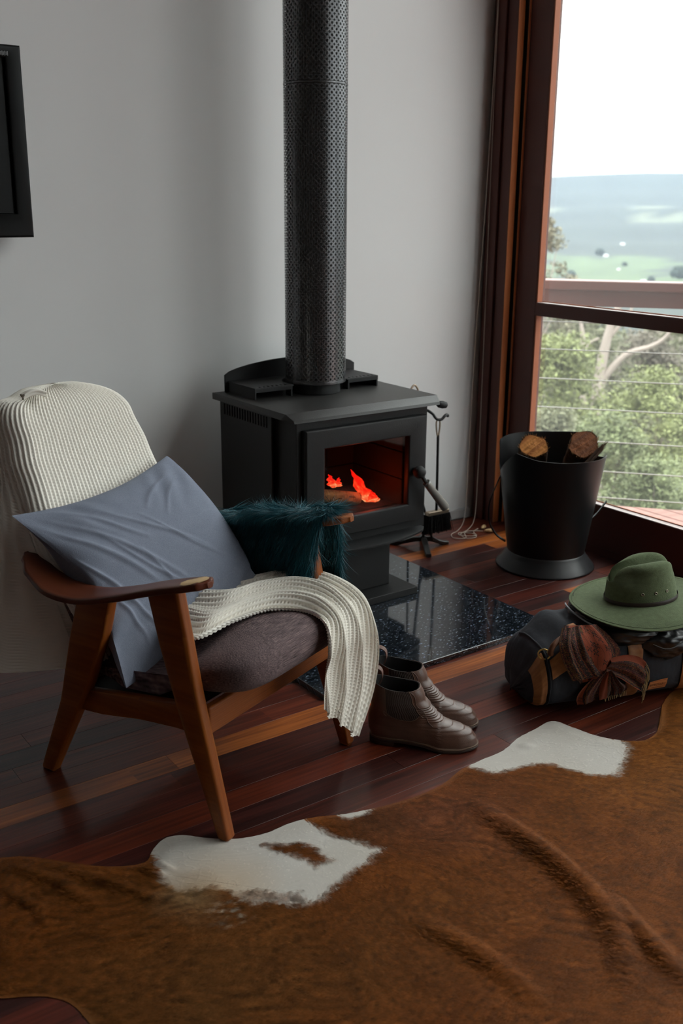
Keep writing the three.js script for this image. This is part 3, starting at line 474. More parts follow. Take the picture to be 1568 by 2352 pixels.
function backPt(u, v, off = 0) {
  const y0 = 0.30, y1 = 0.955, a = u * Math.PI * 2, sp = (x, e) => Math.sign(x) * Math.pow(Math.abs(x), e);
  const t = Math.min(v / 0.86, 1), cap = v > 0.86 ? Math.cos(((v - 0.86) / 0.14) * Math.PI / 2) : 1, rise = v > 0.86 ? Math.sin(((v - 0.86) / 0.14) * Math.PI / 2) : 0;
  const [cx, cz] = loopAt(u), hw = table([[0, 0.235], [0.5, 0.245], [0.85, 0.222], [1, 0.205]], t) + off, ht = 0.052 + off;
  const x = -0.006 + cx * hw * (cap < 1 ? Math.pow(Math.max(cap, 0), 0.45) * 0.55 + 0.45 * Math.pow(Math.max(cap, 0), 0.3) : 1);
  const ys = lerp(y0, y1 - 0.07, t) + rise * (0.07 + off);
  const sag = 0.010 * Math.cos(x * 9 + 0.4) - 0.05 * Math.max(0, (x - 0.07)) * rise * 2 - 0.012 * Math.exp(-(((x + 0.14) / 0.03) ** 2)) * rise;
  const lean = -0.262 - (ys - 0.42) * 0.45;
  return [x, ys + sag * (0.3 + 0.7 * rise) * (v > 0.5 ? 1 : 0), lean + cz * ht * Math.pow(Math.max(cap, 0), 0.6)];
}
// knitted wool: raised ribs broken into stitches
const knit = (U, V2) => { const p = 0.0130, q = 0.0090, k = Math.floor(U / p), r = 0.5 - 0.5 * Math.cos((2 * Math.PI * U) / p), s = 0.5 - 0.5 * Math.cos((2 * Math.PI * V2) / q + (k % 2 ? Math.PI : 0)); return r * (0.42 + 0.58 * s) - 0.25 * (1 - r) * s; };
const mKnit = phy({ color: new THREE.Color().setRGB(0.88, 0.84, 0.76), roughness: 0.95, sheen: 0.35, sheenColor: new THREE.Color(0.9, 0.87, 0.8), sheenRoughness: 0.7 });
function displace(g, h) { const p = g.attributes.position, n = g.attributes.normal; for (let i = 0; i < p.count; i++) { const d = h(i); p.setXYZ(i, p.getX(i) + n.getX(i) * d, p.getY(i) + n.getY(i) * d, p.getZ(i) + n.getZ(i) * d); } g.computeVertexNormals(); return g; }
{
  const bl = thing('knitted_throw', 'cream chunky knitted throw covering the chair back and hanging over the seat front', 'throw', CP, CT);
  // over the back: wraps the pad and hangs lower on the near side
  const nu = 720, nv = 330;
  const AL = 1.14;
  const back = sheet(nu, nv, (uu, v) => {
    const u = uu, p = backPt(u, v, 0.010), [c, s] = loopAt(u), low = Math.pow(1 - Math.min(v / 0.6, 1), 2);
    const sp2r = Math.pow(1 - Math.min(v / 0.7, 1), 1.2) * (s < 0.6 ? 1 : 0.15), rear = s < 0 ? 1 : 0, near = Math.max(0, -c), drop = low * (0.0 * near + 0.05 * Math.max(0, -s) * near - 0.03 * near);
    const rip = (low * 0.010 + sp2r * 0.026) * Math.sin(u * 62 + 3 * noise(u * 6, v * 2)) * (near + rear * 0.6) + 0.0025 * fbm(u * 6, v * 4, 2, 2);
    const sp2 = Math.pow(1 - Math.min(v / 0.8, 1), 1.2);
    return [p[0] - near * sp2 * 0.10 * sstep(-s, -0.3, 0.9) + c * rip, p[1] - drop * (0.8 + 0.3 * noise(u * 8, 1)), p[2] + s * rip - Math.max(0, -s) * sp2 * 0.22 * (0.3 + 0.7 * near)];
  }, (u, v) => [u * AL, v * 0.80], true);
  part('back_drape', displace(back, (i) => 0.0040 * knit(back.attributes.uv.getX(i), back.attributes.uv.getY(i))), mKnit, bl);
  const tuft = sheet(60, 24, (u, v) => { const a = v * Math.PI * 2, r = 0.007 + 0.003 * Math.sin(v * 18); return [-0.155 + 0.055 * u, 0.968 + 0.010 * Math.sin(u * 3) + r * Math.sin(a), -0.46 + r * Math.cos(a) + 0.02 * u]; }, undefined);
  part('pinched_fold', tuft, mKnit, bl);
  // over the seat and down the front
  const N = curve([[-0.08, 0.420, -0.08], [-0.15, 0.430, 0.03], [-0.195, 0.442, 0.108], [-0.06, 0.452, 0.125], [0.035, 0.458, 0.16], [0.078, 0.455, 0.235], [0.060, 0.446, 0.318], [0.024, 0.392, 0.350], [0.010, 0.335, 0.344], [0.014, 0.285, 0.340], [0.022, 0.235, 0.338]]);
  const F = curve([[0.05, 0.440, -0.20], [0.12, 0.448, -0.12], [0.20, 0.456, -0.02], [0.262, 0.470, 0.05], [0.300, 0.476, 0.13], [0.292, 0.470, 0.23], [0.262, 0.450, 0.315], [0.252, 0.395, 0.346], [0.268, 0.31, 0.348], [0.262, 0.20, 0.343], [0.200, 0.070, 0.336]]);
  const nu2 = 210, nv2 = 560, A = [], B = []; for (let j = 0; j <= nv2; j++) { A.push(N.getPoint(j / nv2)); B.push(F.getPoint(j / nv2)); }
  const lay = sheet(nu2, nv2, (u, v) => {
    const j = Math.round(v * nv2), a = A[j], b = B[j], hang = sstep(v, 0.5, 0.68), up = 1 - hang;
    const w = 0.0105 + 0.004 * Math.sin(v * 5), ph = 2 * Math.PI * (3.15 * u + 0.35 * Math.sin(v * 4) + 0.15), f = w * (0.6 + Math.sin(ph)) * (0.75 + 0.4 * noise(u * 3, v * 4)) + 0.5 * w * Math.sin(ph * 0.5 + 2);
    const e = 0.012 * Math.sin(Math.PI * u) * up;
    return [lerp(a.x, b.x, u) + 0.006 * Math.cos(ph) * hang, lerp(a.y, b.y, u) + up * (f + e) - (v > 0.97 ? 0.004 * Math.sin(u * 30) : 0), lerp(a.z, b.z, u) + hang * f * 1.1];
  }, (u, v) => [u * 0.30, v * 0.86]);
  part('seat_drape', displace(lay, (i) => 0.0048 * knit(lay.attributes.uv.getX(i), lay.attributes.uv.getY(i))), mKnit, bl);
}
// linen pillow, standing on a corner
{
  const lin = tex(1024, 1024, (x, y) => { const k = 0.5 + 0.28 * noise(x * 300, y * 50) + 0.28 * noise(x * 50, y * 300, 2) + 0.25 * fbm(x * 10, y * 10, 1, 3); return [lerp(0.425, 0.53, k), lerp(0.45, 0.555, k), lerp(0.515, 0.62, k)]; }, true, 0.3, 0.3);
  const linB = tex(512, 512, (x, y) => 0.5 + 0.3 * noise(x * 190, y * 40) + 0.3 * noise(x * 40, y * 190, 2), false, 0.15, 0.15);
  const m = phy({ map: lin, bumpMap: linB, bumpScale: 0.0006, roughness: 0.92, sheen: 0.25, sheenColor: new THREE.Color(0.5, 0.55, 0.65), sheenRoughness: 0.6 });
  const K0 = (i, j) => { const q = [[-0.338, 0.721, -0.318], [0.218, 0.757, -0.318], [0.185, 0.447, 0.048], [-0.296, 0.331, -0.012]]; return V(...q[j]).sub(V(...q[i])); };
  // corners in the chair frame: left, top, right, bottom; depth axis n towards the room
  const K = [V(-0.338, 0.721, -0.318), V(0.218, 0.757, -0.318), V(0.185, 0.447, 0.048), V(-0.296, 0.331, -0.012)], n = V().crossVectors(K0(3, 0), K0(0, 1)).normalize(), ctr = V().add(K[0]).add(K[1]).add(K[2]).add(K[3]).multiplyScalar(0.25);
  const CREASE = [[0.06, 0.10, 0.42, 0.62, 0.0065, 0.016], [0.10, 0.06, 0.60, 0.70, 0.005, 0.014], [0.16, 0.05, 0.50, 0.38, 0.006, 0.014], [0.28, 0.30, 0.66, 0.86, 0.0035, 0.010], [0.36, 0.14, 0.80, 0.62, 0.0035, 0.012], [0.86, 0.10, 0.62, 0.24, 0.006, 0.014], [0.90, 0.16, 0.70, 0.32, 0.005, 0.012], [0.05, 0.30, 0.24, 0.66, 0.007, 0.016], [0.12, 0.55, 0.26, 0.86, 0.006, 0.014], [0.20, 0.60, 0.40, 0.92, 0.005, 0.012], [0.93, 0.84, 0.78, 0.80, 0.008, 0.012], [0.90, 0.92, 0.76, 0.90, 0.006, 0.012], [0.44, 0.44, 0.56, 0.95, 0.003, 0.010], [0.55, 0.30, 0.86, 0.70, 0.003, 0.010]];
  const face = (sg) => sheet(150, 150, (u, v) => {
    const p = K[0].clone().lerp(K[1], u).lerp(K[3].clone().lerp(K[2], u), v), x = 2 * u - 1, y = 2 * v - 1;
    const ear = (q) => (1 - Math.pow(Math.abs(q), 2.2));
    const pin = (y < 0 ? 0.135 * ear(x) : -0.01 * ear(x)) * Math.pow(Math.abs(y), 3) / 1.5 + (x < 0 ? 0.27 * ear(y) : -0.115 * Math.pow(Math.max(0, Math.sin(Math.PI * clamp((y + 1) / 1.72, 0, 1))), 0.8) + 0.03 * sstep(y, 0.6, 0.85) * ear(y)) * Math.pow(Math.abs(x), 3) / 1.5;
    p.lerp(ctr, pin * 1.5);
    const e = Math.max(0, (1 - x * x) * (1 - y * y)), T = (sg > 0 ? 0.118 : 0.055) * Math.pow(e, 0.56);
    let w = 0.006 * noise(u * 2 + v * 2, v * 1.5 + u, 3);
    for (const [a, b, c, d, h, wd] of CREASE) { const ex = c - a, ey = d - b, L = Math.hypot(ex, ey), t = ((u - a) * ex + (v - b) * ey) / (L * L), q = ((u - a) * ey - (v - b) * ex) / L + 0.012 * Math.sin(t * 5 + a * 20); if (t > -0.1 && t < 1.1) w += h * Math.exp(-((q / wd) ** 2)) * Math.pow(Math.sin(Math.PI * clamp((t + 0.1) / 1.2, 0, 1)), 0.7); }
    w += 0.006 * Math.sin((u * 1.1 - v) * 30 + 3 * noise(u * 4, v * 4)) * Math.exp(-((u - 0.12) ** 2 + (v - 0.1) ** 2) / 0.06) + 0.006 * Math.sin((u - 0.9) * 46 + v * 22) * Math.exp(-((u - 0.9) ** 2 + (v - 0.12) ** 2) / 0.03) + 0.006 * Math.sin((v - 0.9) * 42 + u * 18) * Math.exp(-((u - 0.1) ** 2 + (v - 0.85) ** 2) / 0.05) + 0.007 * Math.sin((u + v) * 34) * Math.exp(-((u - 0.93) ** 2 + (v - 0.93) ** 2) / 0.015);
    const d = sg * T + sg * w * Math.pow(e, 0.35) + 0.075 * Math.pow(Math.sin(Math.PI * u), 0.6) * Math.pow(v, 3);
    return [p.x + n.x * d, p.y + n.y * d, p.z + n.z * d];
  }, (u, v) => [u * 0.5, v * 0.5]);
  const g = mergeVertices(merge([face(1), face(-1)]), 1e-6); 
  const pl = thing('pillow', 'slate blue linen pillow standing on its corner in the armchair', 'pillow', CP, CT);
  part('cover', g, m, pl);
}
// teal long-haired throw over the far arm
{
  const mFur = phy({ color: new THREE.Color().setRGB(0.010, 0.095, 0.125), roughness: 0.38, specularIntensity: 0.7 }), mHide = std({ color: 0x020708, roughness: 1 });
  const t = thing('fur_throw', 'dark teal long haired fur throw draped over the far chair arm', 'throw', CP, CT);
  // path over the arm: inner hem, up, across, outer hem
  const prof = curve([[0.225, 0.415, 0], [0.238, 0.50, 0], [0.245, 0.585, 0], [0.262, 0.632, 0], [0.29, 0.640, 0], [0.318, 0.630, 0], [0.335, 0.58, 0], [0.342, 0.50, 0], [0.346, 0.40, 0], [0.346, 0.33, 0]]);
  const at = (u, v) => { const q = prof.getPoint(v), b = lerp(-0.165, 0.195, u), k = sstep(v, 0.5, 0.75), rise = 0.034 * (b - 0.03) / 0.18 * (v > 0.2 && v < 0.7 ? 1 : 0.6); const inner = v < 0.35 ? 1 - v / 0.35 : 0; return V(q.x, q.y + rise + 0.004 * noise(u * 9, v * 9) - inner * 0.03 * (u > 0.75 ? -1.2 : 0), lerp(b, clamp(b, 0.03, 0.185), k) * (1) - inner * 0.03 * u); };
  const g = sheet(60, 60, (u, v) => at(u, v).toArray());
  part('backing', g, mHide, t);
  const hair = (sd) => { const gs = []; for (let i = 0; i < 7; i++) { const a = rr(0, 6.28), sp = rr(0, 0.35), L = rr(0.7, 1.15), px = rr(-0.05, 0.05), pz = rr(-0.05, 0.05), cu = rr(0.15, 0.5); gs.push(sheet(1, 5, (u, v) => { const w = 0.0165 * (1 - v * 0.92) * (u - 0.5), s = v * L; return [px + Math.cos(a) * sp * s + w * Math.sin(a), s * (1 - 0.12 * v), pz + Math.sin(a) * sp * s + w * Math.cos(a) + cu * v * v * 0.4]; })); } return merge(gs); };
  const G = [0, 1, 2].map(hair), NN = 2600;
  const eps = 0.01;
  for (let k = 0; k < 3; k++) {
    const im = new THREE.InstancedMesh(G[k], mFur, NN); im.name = 'hair' + (k ? '_00' + k : ''); im.userData.kind = 'stuff'; sh(im);
    for (let i = 0; i < NN; i++) {
      const u = rnd(), v = Math.pow(rnd(), 0.9), p = at(u, v), du = at(Math.min(u + eps, 1), v).sub(at(Math.max(u - eps, 0), v)), dv = at(u, Math.min(v + eps, 1)).sub(at(u, Math.max(v - eps, 0)));
      const nn = V().crossVectors(dv, du).normalize(); if (nn.dot(V(p.x - 0.29, p.y - 0.5, 0)) < 0) nn.negate();
      const down = V(0, -1, 0), top = v > 0.33 && v < 0.62 ? 1 : 0, dir = nn.clone().multiplyScalar(top ? 0.16 : 0.24).addScaledVector(down, top ? 0.22 : 0.95).add(V(rr(-0.3, 0.3) + (top ? (v < 0.45 ? -0.5 : 0.2) : 0), rr(-0.1, 0.1), rr(-0.35, 0.35) + (top ? 0.55 * Math.sin(u * 9 + v * 14) : (u < 0.12 ? -0.3 : 0)))).normalize();
      const L = rr(0.05, 0.085), q = new THREE.Quaternion().setFromUnitVectors(V(0, 1, 0), dir).multiply(new THREE.Quaternion().setFromAxisAngle(V(0, 1, 0), rr(0, 6.28)));
      im.setMatrixAt(i, new THREE.Matrix4().compose(p, q, V(L, L, L))); const c = rr(0.5, 1.5); im.setColorAt(i, new THREE.Color().setRGB(c * rr(0.8, 1.2), c, c));
    }
    t.add(im);
  }
}
// ---------- boots ----------
{
  const leatB = tex(512, 512, (x, y) => 0.5 + 0.4 * fbm(x * 40, y * 40, 2, 3), false, 0.12, 0.12);
  const leatT = tex(512, 512, (x, y) => { const k = 0.5 + 0.7 * fbm(x * 7, y * 7, 5, 4) + 0.12 * noise(x * 60, y * 60); return [lerp(0.27, 0.43, k), lerp(0.185, 0.315, k), lerp(0.15, 0.265, k)]; }, true, 0.3, 0.3);
  const mL = phy({ map: leatT, roughness: 0.38, bumpMap: leatB, bumpScale: 0.0006, clearcoat: 0.25, clearcoatRoughness: 0.3 });
  const mIn = std({ color: 0x100a08, roughness: 0.9 }), mElas = std({ color: new THREE.Color().setRGB(0.040, 0.026, 0.021), roughness: 0.8 }), mSole = phy({ color: new THREE.Color().setRGB(0.035, 0.02, 0.014), roughness: 0.45 }), mWelt = std({ color: new THREE.Color().setRGB(0.11, 0.062, 0.038), roughness: 0.6 }), mTab = std({ color: new THREE.Color().setRGB(0.12, 0.058, 0.042), roughness: 0.6 });
  const xF = (y) => table([[0.024, 0.0], [0.034, -0.003], [0.046, -0.014], [0.056, -0.036], [0.064, -0.066], [0.075, -0.090], [0.092, -0.108], [0.112, -0.124], [0.135, -0.140], [0.160, -0.152], [0.18, -0.158]], y);
  const xB = (y) => table([[0.024, -0.280], [0.045, -0.287], [0.075, -0.288], [0.11, -0.281], [0.15, -0.276], [0.18, -0.276]], y);
  const wF = (x) => table([[-0.29, 0.026], [-0.26, 0.033], [-0.20, 0.032], [-0.14, 0.037], [-0.09, 0.046], [-0.05, 0.045], [-0.02, 0.041], [0.002, 0.034]], x);
  const topY = (x) => 0.166 + 0.014 * Math.pow(clamp((-0.155 - x) / 0.12, 0, 1), 1.5) - 0.006 * Math.sin(clamp((-0.155 - x) / 0.12, 0, 1) * Math.PI);
  const surf = (a, v, off = 0) => { // a round the boot (0 = toe), v from welt to top
    const yv = 0.024 + Math.pow(v, 1.25) * 0.146, x0 = xB(yv), x1 = xF(yv), mid = (x0 + x1) / 2, hf = (x1 - x0) / 2, c = Math.cos(a), s = Math.sin(a);
    const x = mid + hf * Math.sign(c) * Math.pow(Math.abs(c), lerp(0.72, 0.95, sstep(yv, 0.03, 0.09))), k = sstep(yv, 0.055, 0.125), w = lerp(wF(x), 0.041, k) * (1 - 0.10 * (1 - k) * sstep(yv, 0.024, 0.06) * (x > -0.1 ? 1.6 : 0.6));
    const bulge = 1 + 0.05 * Math.sin(clamp((yv - 0.02) / 0.06, 0, 1) * Math.PI);
    const z = w * bulge * Math.sign(s) * Math.pow(Math.abs(s), 0.72);
    let o = off; // stitched ridges over the instep, creases
    const g = x1 - x; if (g < 0.05 && yv > 0.072 && yv < 0.118) o += 0.0012 * Math.sin((yv - 0.072) * 2 * Math.PI / 0.0054) * sstep(0.05 - g, 0, 0.03) * Math.min(1, (yv - 0.072) / 0.004, (0.118 - yv) / 0.004);
    o += 0.0012 * fbm(x * 26, yv * 26 + z * 14, 2, 2);
    const t = clamp(v, 0, 1), ty = topY(x), y = v > 0.8 ? lerp(yv, ty, sstep(v, 0.8, 1)) : yv;
    const nx = c, nz = s, L = Math.hypot(nx, nz); return [x + (nx / L) * o, y + (g < 0.04 ? o * 0.5 : 0), z + (nz / L) * o];
  };
  function boot(name, label, pos, turn, mir) {
    const b = thing(name, label, 'boot', pos, turn, undefined);
    const ang = (u) => u * Math.PI * 2;
    part('upper', sheet(160, 150, (u, v) => surf(ang(u), v), (u, v) => [u * 0.6, v * 0.2], true), mL, b);
    part('lining', merge([sheet(80, 30, (u, v) => surf(ang(u), 0.2 + v * 0.8, -0.0028), (u, v) => [u, v], true), sheet(80, 1, (u, v) => surf(ang(u), 1, -0.0028 * v), (u, v) => [u, v], true)]), mIn, b);
    for (const s of [-1, 1]) {
      const gore = (u, v) => { const w = lerp(0.70, 1.30, u), h = lerp(0.46 + 0.12 * Math.pow(2 * u - 1, 2), 0.985, v); return surf(s * lerp(1.02, 2.02, u), h, 0.0011 + 0.0007 * Math.sin(u * 95) * (u > 0.5 ? 1 : 0.5)); };
      part('elastic_gore', sheet(90, 40, gore), mElas, b, null, null, { label: 'dark ribbed elastic side panel' });
      part('gore_seam', new THREE.TubeGeometry(new THREE.CatmullRomCurve3(Array.from({ length: 30 }, (_, i) => V(...(i < 10 ? surf(s * 1.02, lerp(0.99, 0.58, i / 9), 0.001) : i < 20 ? surf(s * lerp(1.02, 2.02, (i - 10) / 9), 0.46 + 0.12 * Math.pow(2 * (i - 10) / 9 - 1, 2), 0.001) : surf(s * 2.02, lerp(0.58, 0.99, (i - 20) / 9), 0.001))))), 120, 0.0011, 5), mWelt, b);
    }
    const out = Array.from({ length: 72 }, (_, i) => { const p = surf((i / 72) * Math.PI * 2, 0); return [p[0] + 0.0035 * Math.cos((i / 72) * Math.PI * 2), p[2] * 1.10]; });
    part('welt', extrude(out, 0.0042, 0.0012, 2).rotateX(-Math.PI / 2).translate(0, 0.0195, 0), mWelt, b);
    const so = extrude(out, 0.0075, 0.002, 2).rotateX(-Math.PI / 2).translate(0, 0.0122, 0); { const p = so.attributes.position; for (let i = 0; i < p.count; i++) { const x = p.getX(i); p.setY(i, p.getY(i) - 0.012 * sstep(x, -0.17, -0.09) * (1 - 0.35 * sstep(x, -0.05, 0.0)) + (x > -0.17 ? 0.0 : 0.0)); } so.computeVertexNormals(); }
    part('sole', so, mSole, b);
    const wl = b.children.find((q) => q.name === 'welt').geometry, up = b.children.find((q) => q.name === 'upper').geometry; // the fore part dips to the ground
    for (const g of [wl, up]) { const p = g.attributes.position; for (let i = 0; i < p.count; i++) { const x = p.getX(i), y = p.getY(i); if (y < 0.05) p.setY(i, y - 0.012 * sstep(x, -0.17, -0.09) * (1 - 0.35 * sstep(x, -0.05, 0.0)) * (1 - sstep(y, 0.024, 0.05))); } g.computeVertexNormals(); }
    part('heel', extrude([...out.filter((q) => q[0] < -0.214), ].sort((p, q) => Math.atan2(p[1], p[0] + 0.24) - Math.atan2(q[1], q[0] + 0.24)).map((q) => [q[0] * 1, q[1] * 0.94]), 0.0135, 0.002, 2).rotateX(-Math.PI / 2).translate(0, 0, 0), mSole, b);
    // pull tab: a loop of leather at the back
    const lp = curve([[-0.2765, 0.145, 0], [-0.289, 0.178, 0], [-0.291, 0.200, 0], [-0.276, 0.213, 0], [-0.257, 0.206, 0], [-0.252, 0.186, 0], [-0.262, 0.158, 0]]), q4 = [[-1, -1], [1, -1], [1, 1], [-1, 1], [-1, -1]];
    const tabG = sheet(4, 50, (u, v) => { const p = lp.getPoint(v), t = lp.getTangent(v), k = q4[Math.round(u * 4)]; return [p.x - t.y * 0.0011 * k[0], p.y + t.x * 0.0011 * k[0], p.z + 0.0105 * k[1]]; }).toNonIndexed(); tabG.computeVertexNormals();
    part('pull_tab', tabG, mTab, b, null, null, { label: 'leather pull loop at the heel' });
    const seam = []; for (const s of [-1, 1]) seam.push(new THREE.TubeGeometry(new THREE.CatmullRomCurve3([[0.95, 0.99], [0.86, 0.86], [0.9, 0.74], [0.74, 0.64], [0.8, 0.54], [0.92, 0.42], [1.1, 0.30]].map((q) => V(...surf(s * q[0], q[1], 0.0004)))), 60, 0.0013, 5));
    part('scalloped_seam', merge(seam), mL, b);
    b.scale.setScalar(1.06); return b;
  }
  const T = -43 * D2R;
  boot('ankle_boot', 'brown leather ankle boot nearest the cowhide rug, in front of its pair', [1.802, 0.0008, -1.852], T);
  boot('ankle_boot', 'brown leather ankle boot partly hidden behind its pair, nearest the granite slab', [1.884, 0.0008, -1.940], T - 0.03);
}
// ---------- duffel bag, jacket, scarf, hat ----------
const BP = [2.40, 0, -1.93], BT = -19.9 * D2R;
{
  const canT = tex(512, 512, (x, y) => { const k = 0.5 + 0.25 * noise(x * 150, y * 40) + 0.25 * noise(x * 40, y * 150, 3) + 0.4 * fbm(x * 5, y * 5, 2, 3); return [lerp(0.10, 0.165, k), lerp(0.105, 0.175, k), lerp(0.125, 0.215, k)]; }, true, 0.25, 0.25);
  const mC = phy({ map: canT, roughness: 0.85, sheen: 0.15, sheenColor: new THREE.Color(0.3, 0.33, 0.4), bumpMap: plasterBump, bumpScale: 0.0012 });
  const tanT = tex(256, 256, (x, y) => { const k = 0.5 + 0.6 * fbm(x * 9, y * 9, 6, 4); return [lerp(0.50, 0.72, k), lerp(0.31, 0.47, k), lerp(0.16, 0.26, k)]; }, true, 0.15, 0.15);
  const mTan = phy({ map: tanT, roughness: 0.55 }), mTanDk = phy({ map: tanT, color: 0x9a8a80, roughness: 0.6 });
  const mBr = std({ color: 0xb89a5a, metalness: 1, roughness: 0.3 });
  const bag = thing('duffel_bag', 'navy canvas duffel bag with tan leather straps lying on the floor by the rug', 'bag', BP, BT);
  // lying sack: section grows from the slumped left end; x along, y up, z to the room
  const prof = (x) => { const l = table([[-0.305, 0.0], [-0.297, 0.45], [-0.275, 0.75], [-0.24, 0.90], [-0.17, 0.98], [0.0, 1.0], [0.26, 0.98], [0.33, 0.85], [0.365, 0.5], [0.375, 0]], x); return l; };
  const bagPt = (u, v, off = 0) => { // u along, v round (0 at the floor back, over the top, to the floor front)
    const x = lerp(-0.305, 0.375, u), l = Math.pow(Math.max(prof(x), 0), 0.6), H = table([[-0.305, 0.13], [-0.26, 0.195], [-0.16, 0.245], [-0.04, 0.255], [0.2, 0.25], [0.375, 0.22]], x), a = lerp(-0.5, 1.5, v) * Math.PI;
    const ca = Math.cos(a), sa = Math.sin(a), z0 = 0.012, rz = 0.150 * l + off, ry = (H / 2) * l + off, sp = (q, e) => Math.sign(q) * Math.pow(Math.abs(q), e);
    let y = H / 2 * (0.35 + 0.65 * l) + (sa > 0 ? ry * sp(sa, 0.8) : ry * sp(sa, 0.55)), z = z0 - rz * sp(ca, 0.72) * (1 + 0.10 * (sa < 0 ? -sa * 0.5 : 0));
    const w = 0.010 * fbm(x * 7, a * 1.4, 3, 3) * 1.6 * (sa > -0.4 ? 1 : 0.2) + 0.006 * Math.sin(x * 40 + a * 3) * Math.max(0, sa) * sstep(-x, -0.05, 0.2);
    y += w * 0.8 * Math.max(sa, 0); z += -w * ca; 
    return [x - 0.012 * (1 - l) * sa, Math.max(y, 0.002 + off * 0.2), z];
  };
  part('body', sheet(120, 120, (u, v) => bagPt(u, v), (u, v) => [u * 0.7, v * 0.85], true), mC, bag);
  const X = (x) => (x + 0.305) / 0.68;
  const bandAt = (x0, x1, v0, v1, off, slant = 0) => sheet(14, 60, (u, v) => bagPt(X(lerp(x0, x1, u) + slant * (v - 0.5)), lerp(v0, v1, v), off + 0.0015 - 0.0015 * Math.pow(Math.abs(2 * u - 1), 8)), (u, v) => [u * (x1 - x0), v * 0.4]);
  part('strap', bandAt(-0.012, 0.036, 0.62, 0.985, 0.003), mTan, bag);
  part('strap', bandAt(0.178, 0.226, 0.55, 0.985, 0.003), mTan, bag);
  part('strap', bandAt(-0.290, -0.262, 0.58, 0.97, 0.004), mTan, bag, null, null, { label: 'tan leather end strap' });
  // rim piping of the end panel
  part('piping', new THREE.TubeGeometry(new THREE.CatmullRomCurve3(Array.from({ length: 40 }, (_, i) => V(...bagPt(X(-0.255), lerp(0.42, 0.99, i / 39), 0.002)))), 120, 0.0032, 6), mC, bag);
  // handle fixing: tan tab, ring and rolled handle end on the upper left front
  const tabC = bagPt(X(-0.245), 0.66, 0.006);
  part('handle_tab', sheet(16, 20, (u, v) => bagPt(X(lerp(-0.250, -0.150, u)), lerp(0.635, 0.73, v) - 0.015 * Math.sin(u * 3.1), 0.006), (u, v) => [u * 0.1, v * 0.08]), mTan, bag);
  const h0 = bagPt(X(-0.245), 0.61, 0.012), h1 = bagPt(X(-0.175), 0.575, 0.012);
  part('handle', tube([h0, [h0[0] - 0.012, h0[1] + 0.012, h0[2] + 0.018], [h0[0] - 0.006, h0[1] + 0.034, h0[2] + 0.02], [h0[0] + 0.02, h0[1] + 0.048, h0[2] + 0.010], [h0[0] + 0.045, h0[1] + 0.045, h0[2] - 0.006]], 0.0085, 50, 10), mTanDk, bag);
  part('handle', sheet(10, 24, (u, v) => bagPt(X(lerp(-0.175, -0.150, u)), lerp(0.54, 0.66, v), 0.010 + 0.006 * Math.sin(v * 3.14)), (u, v) => [u * 0.03, v * 0.1]), mTan, bag);
  const rg = part('ring', new THREE.TorusGeometry(0.0175, 0.0024, 10, 32), mBr, bag, [bagPt(X(-0.262), 0.60, 0.014)[0], bagPt(X(-0.262), 0.60, 0.014)[1], bagPt(X(-0.262), 0.60, 0.014)[2]], [0.2, -0.5, 0.3]);
  part('buckle_bar', rod(bagPt(X(-0.255), 0.60, 0.016), bagPt(X(-0.200), 0.59, 0.016), 0.003), mBr, bag);
  // stamped leather label patch
  const cv = document.createElement('canvas'); cv.width = 512; cv.height = 224; const c = cv.getContext('2d'); c.fillStyle = '#c9824f'; c.fillRect(0, 0, 512, 224);
  for (let i = 0; i < 900; i++) { c.fillStyle = `rgba(${120 + rnd() * 80},${70 + rnd() * 40},${40},0.10)`; c.fillRect(rnd() * 512, rnd() * 224, rr(2, 14), 2); }
  c.strokeStyle = '#6d3b1c'; c.lineWidth = 5; c.strokeRect(18, 18, 476, 188); c.fillStyle = '#5a2e14'; c.font = 'bold 84px sans-serif'; c.textAlign = 'center'; c.textBaseline = 'middle'; c.fillText('MERCHANT', 256, 100, 440); c.fillRect(70, 160, 372, 8); c.fillRect(110, 178, 292, 6);
  const lt = new THREE.CanvasTexture(cv); lt.colorSpace = THREE.SRGBColorSpace;
  part('label_patch', sheet(16, 8, (u, v) => bagPt(X(lerp(0.070, 0.130, u)), lerp(0.832, 0.782, v) - 0.008 * (u - 0.5), 0.003), (u, v) => [u, v]), phy({ map: lt, roughness: 0.6 }), bag, null, null, { label: 'small orange stamped leather label' });
  // ---- leather jacket bundled on the bag
  const mJ = phy({ color: new THREE.Color().setRGB(0.010, 0.0105, 0.012), roughness: 0.36, bumpMap: plasterBump, bumpScale: 0.0015, clearcoat: 0.3, clearcoatRoughness: 0.25 });
  const jk = thing('leather_jacket', 'folded black leather jacket bundled between the green hat and the duffel bag', 'jacket', BP, BT);
  const lump = (cx, cy, cz, rx, ry, rz, sd, fl = 0.25) => sheet(70, 44, (u, v) => { const a = u * 6.2832, p = (v - 0.5) * Math.PI, d = V(Math.cos(p) * Math.cos(a), Math.sin(p), Math.cos(p) * Math.sin(a)), q = 1 + fl * fbm(d.x * 1.7 + sd, d.y * 2.2, d.z * 1.7 + sd, 3) * 1.4 + 0.08 * Math.pow(1 - Math.abs(noise(d.x * 3 + sd, d.y * 4, d.z * 3)), 6); return [cx + rx * q * d.x, cy + ry * q * Math.sign(d.y) * Math.pow(Math.abs(d.y), 0.8), cz + rz * q * d.z]; }, (u, v) => [u * 0.5, v * 0.3], true);
  part('body', lump(0.09, 0.243, 0.01, 0.205, 0.030, 0.150, 2, 0.15), mJ, jk);
  part('sleeve', lump(0.120, 0.185, 0.132, 0.092, 0.050, 0.055, 7, 0.16), mJ, jk);
  part('sleeve', lump(0.03, 0.215, 0.125, 0.12, 0.032, 0.040, 4, 0.16), mJ, jk);
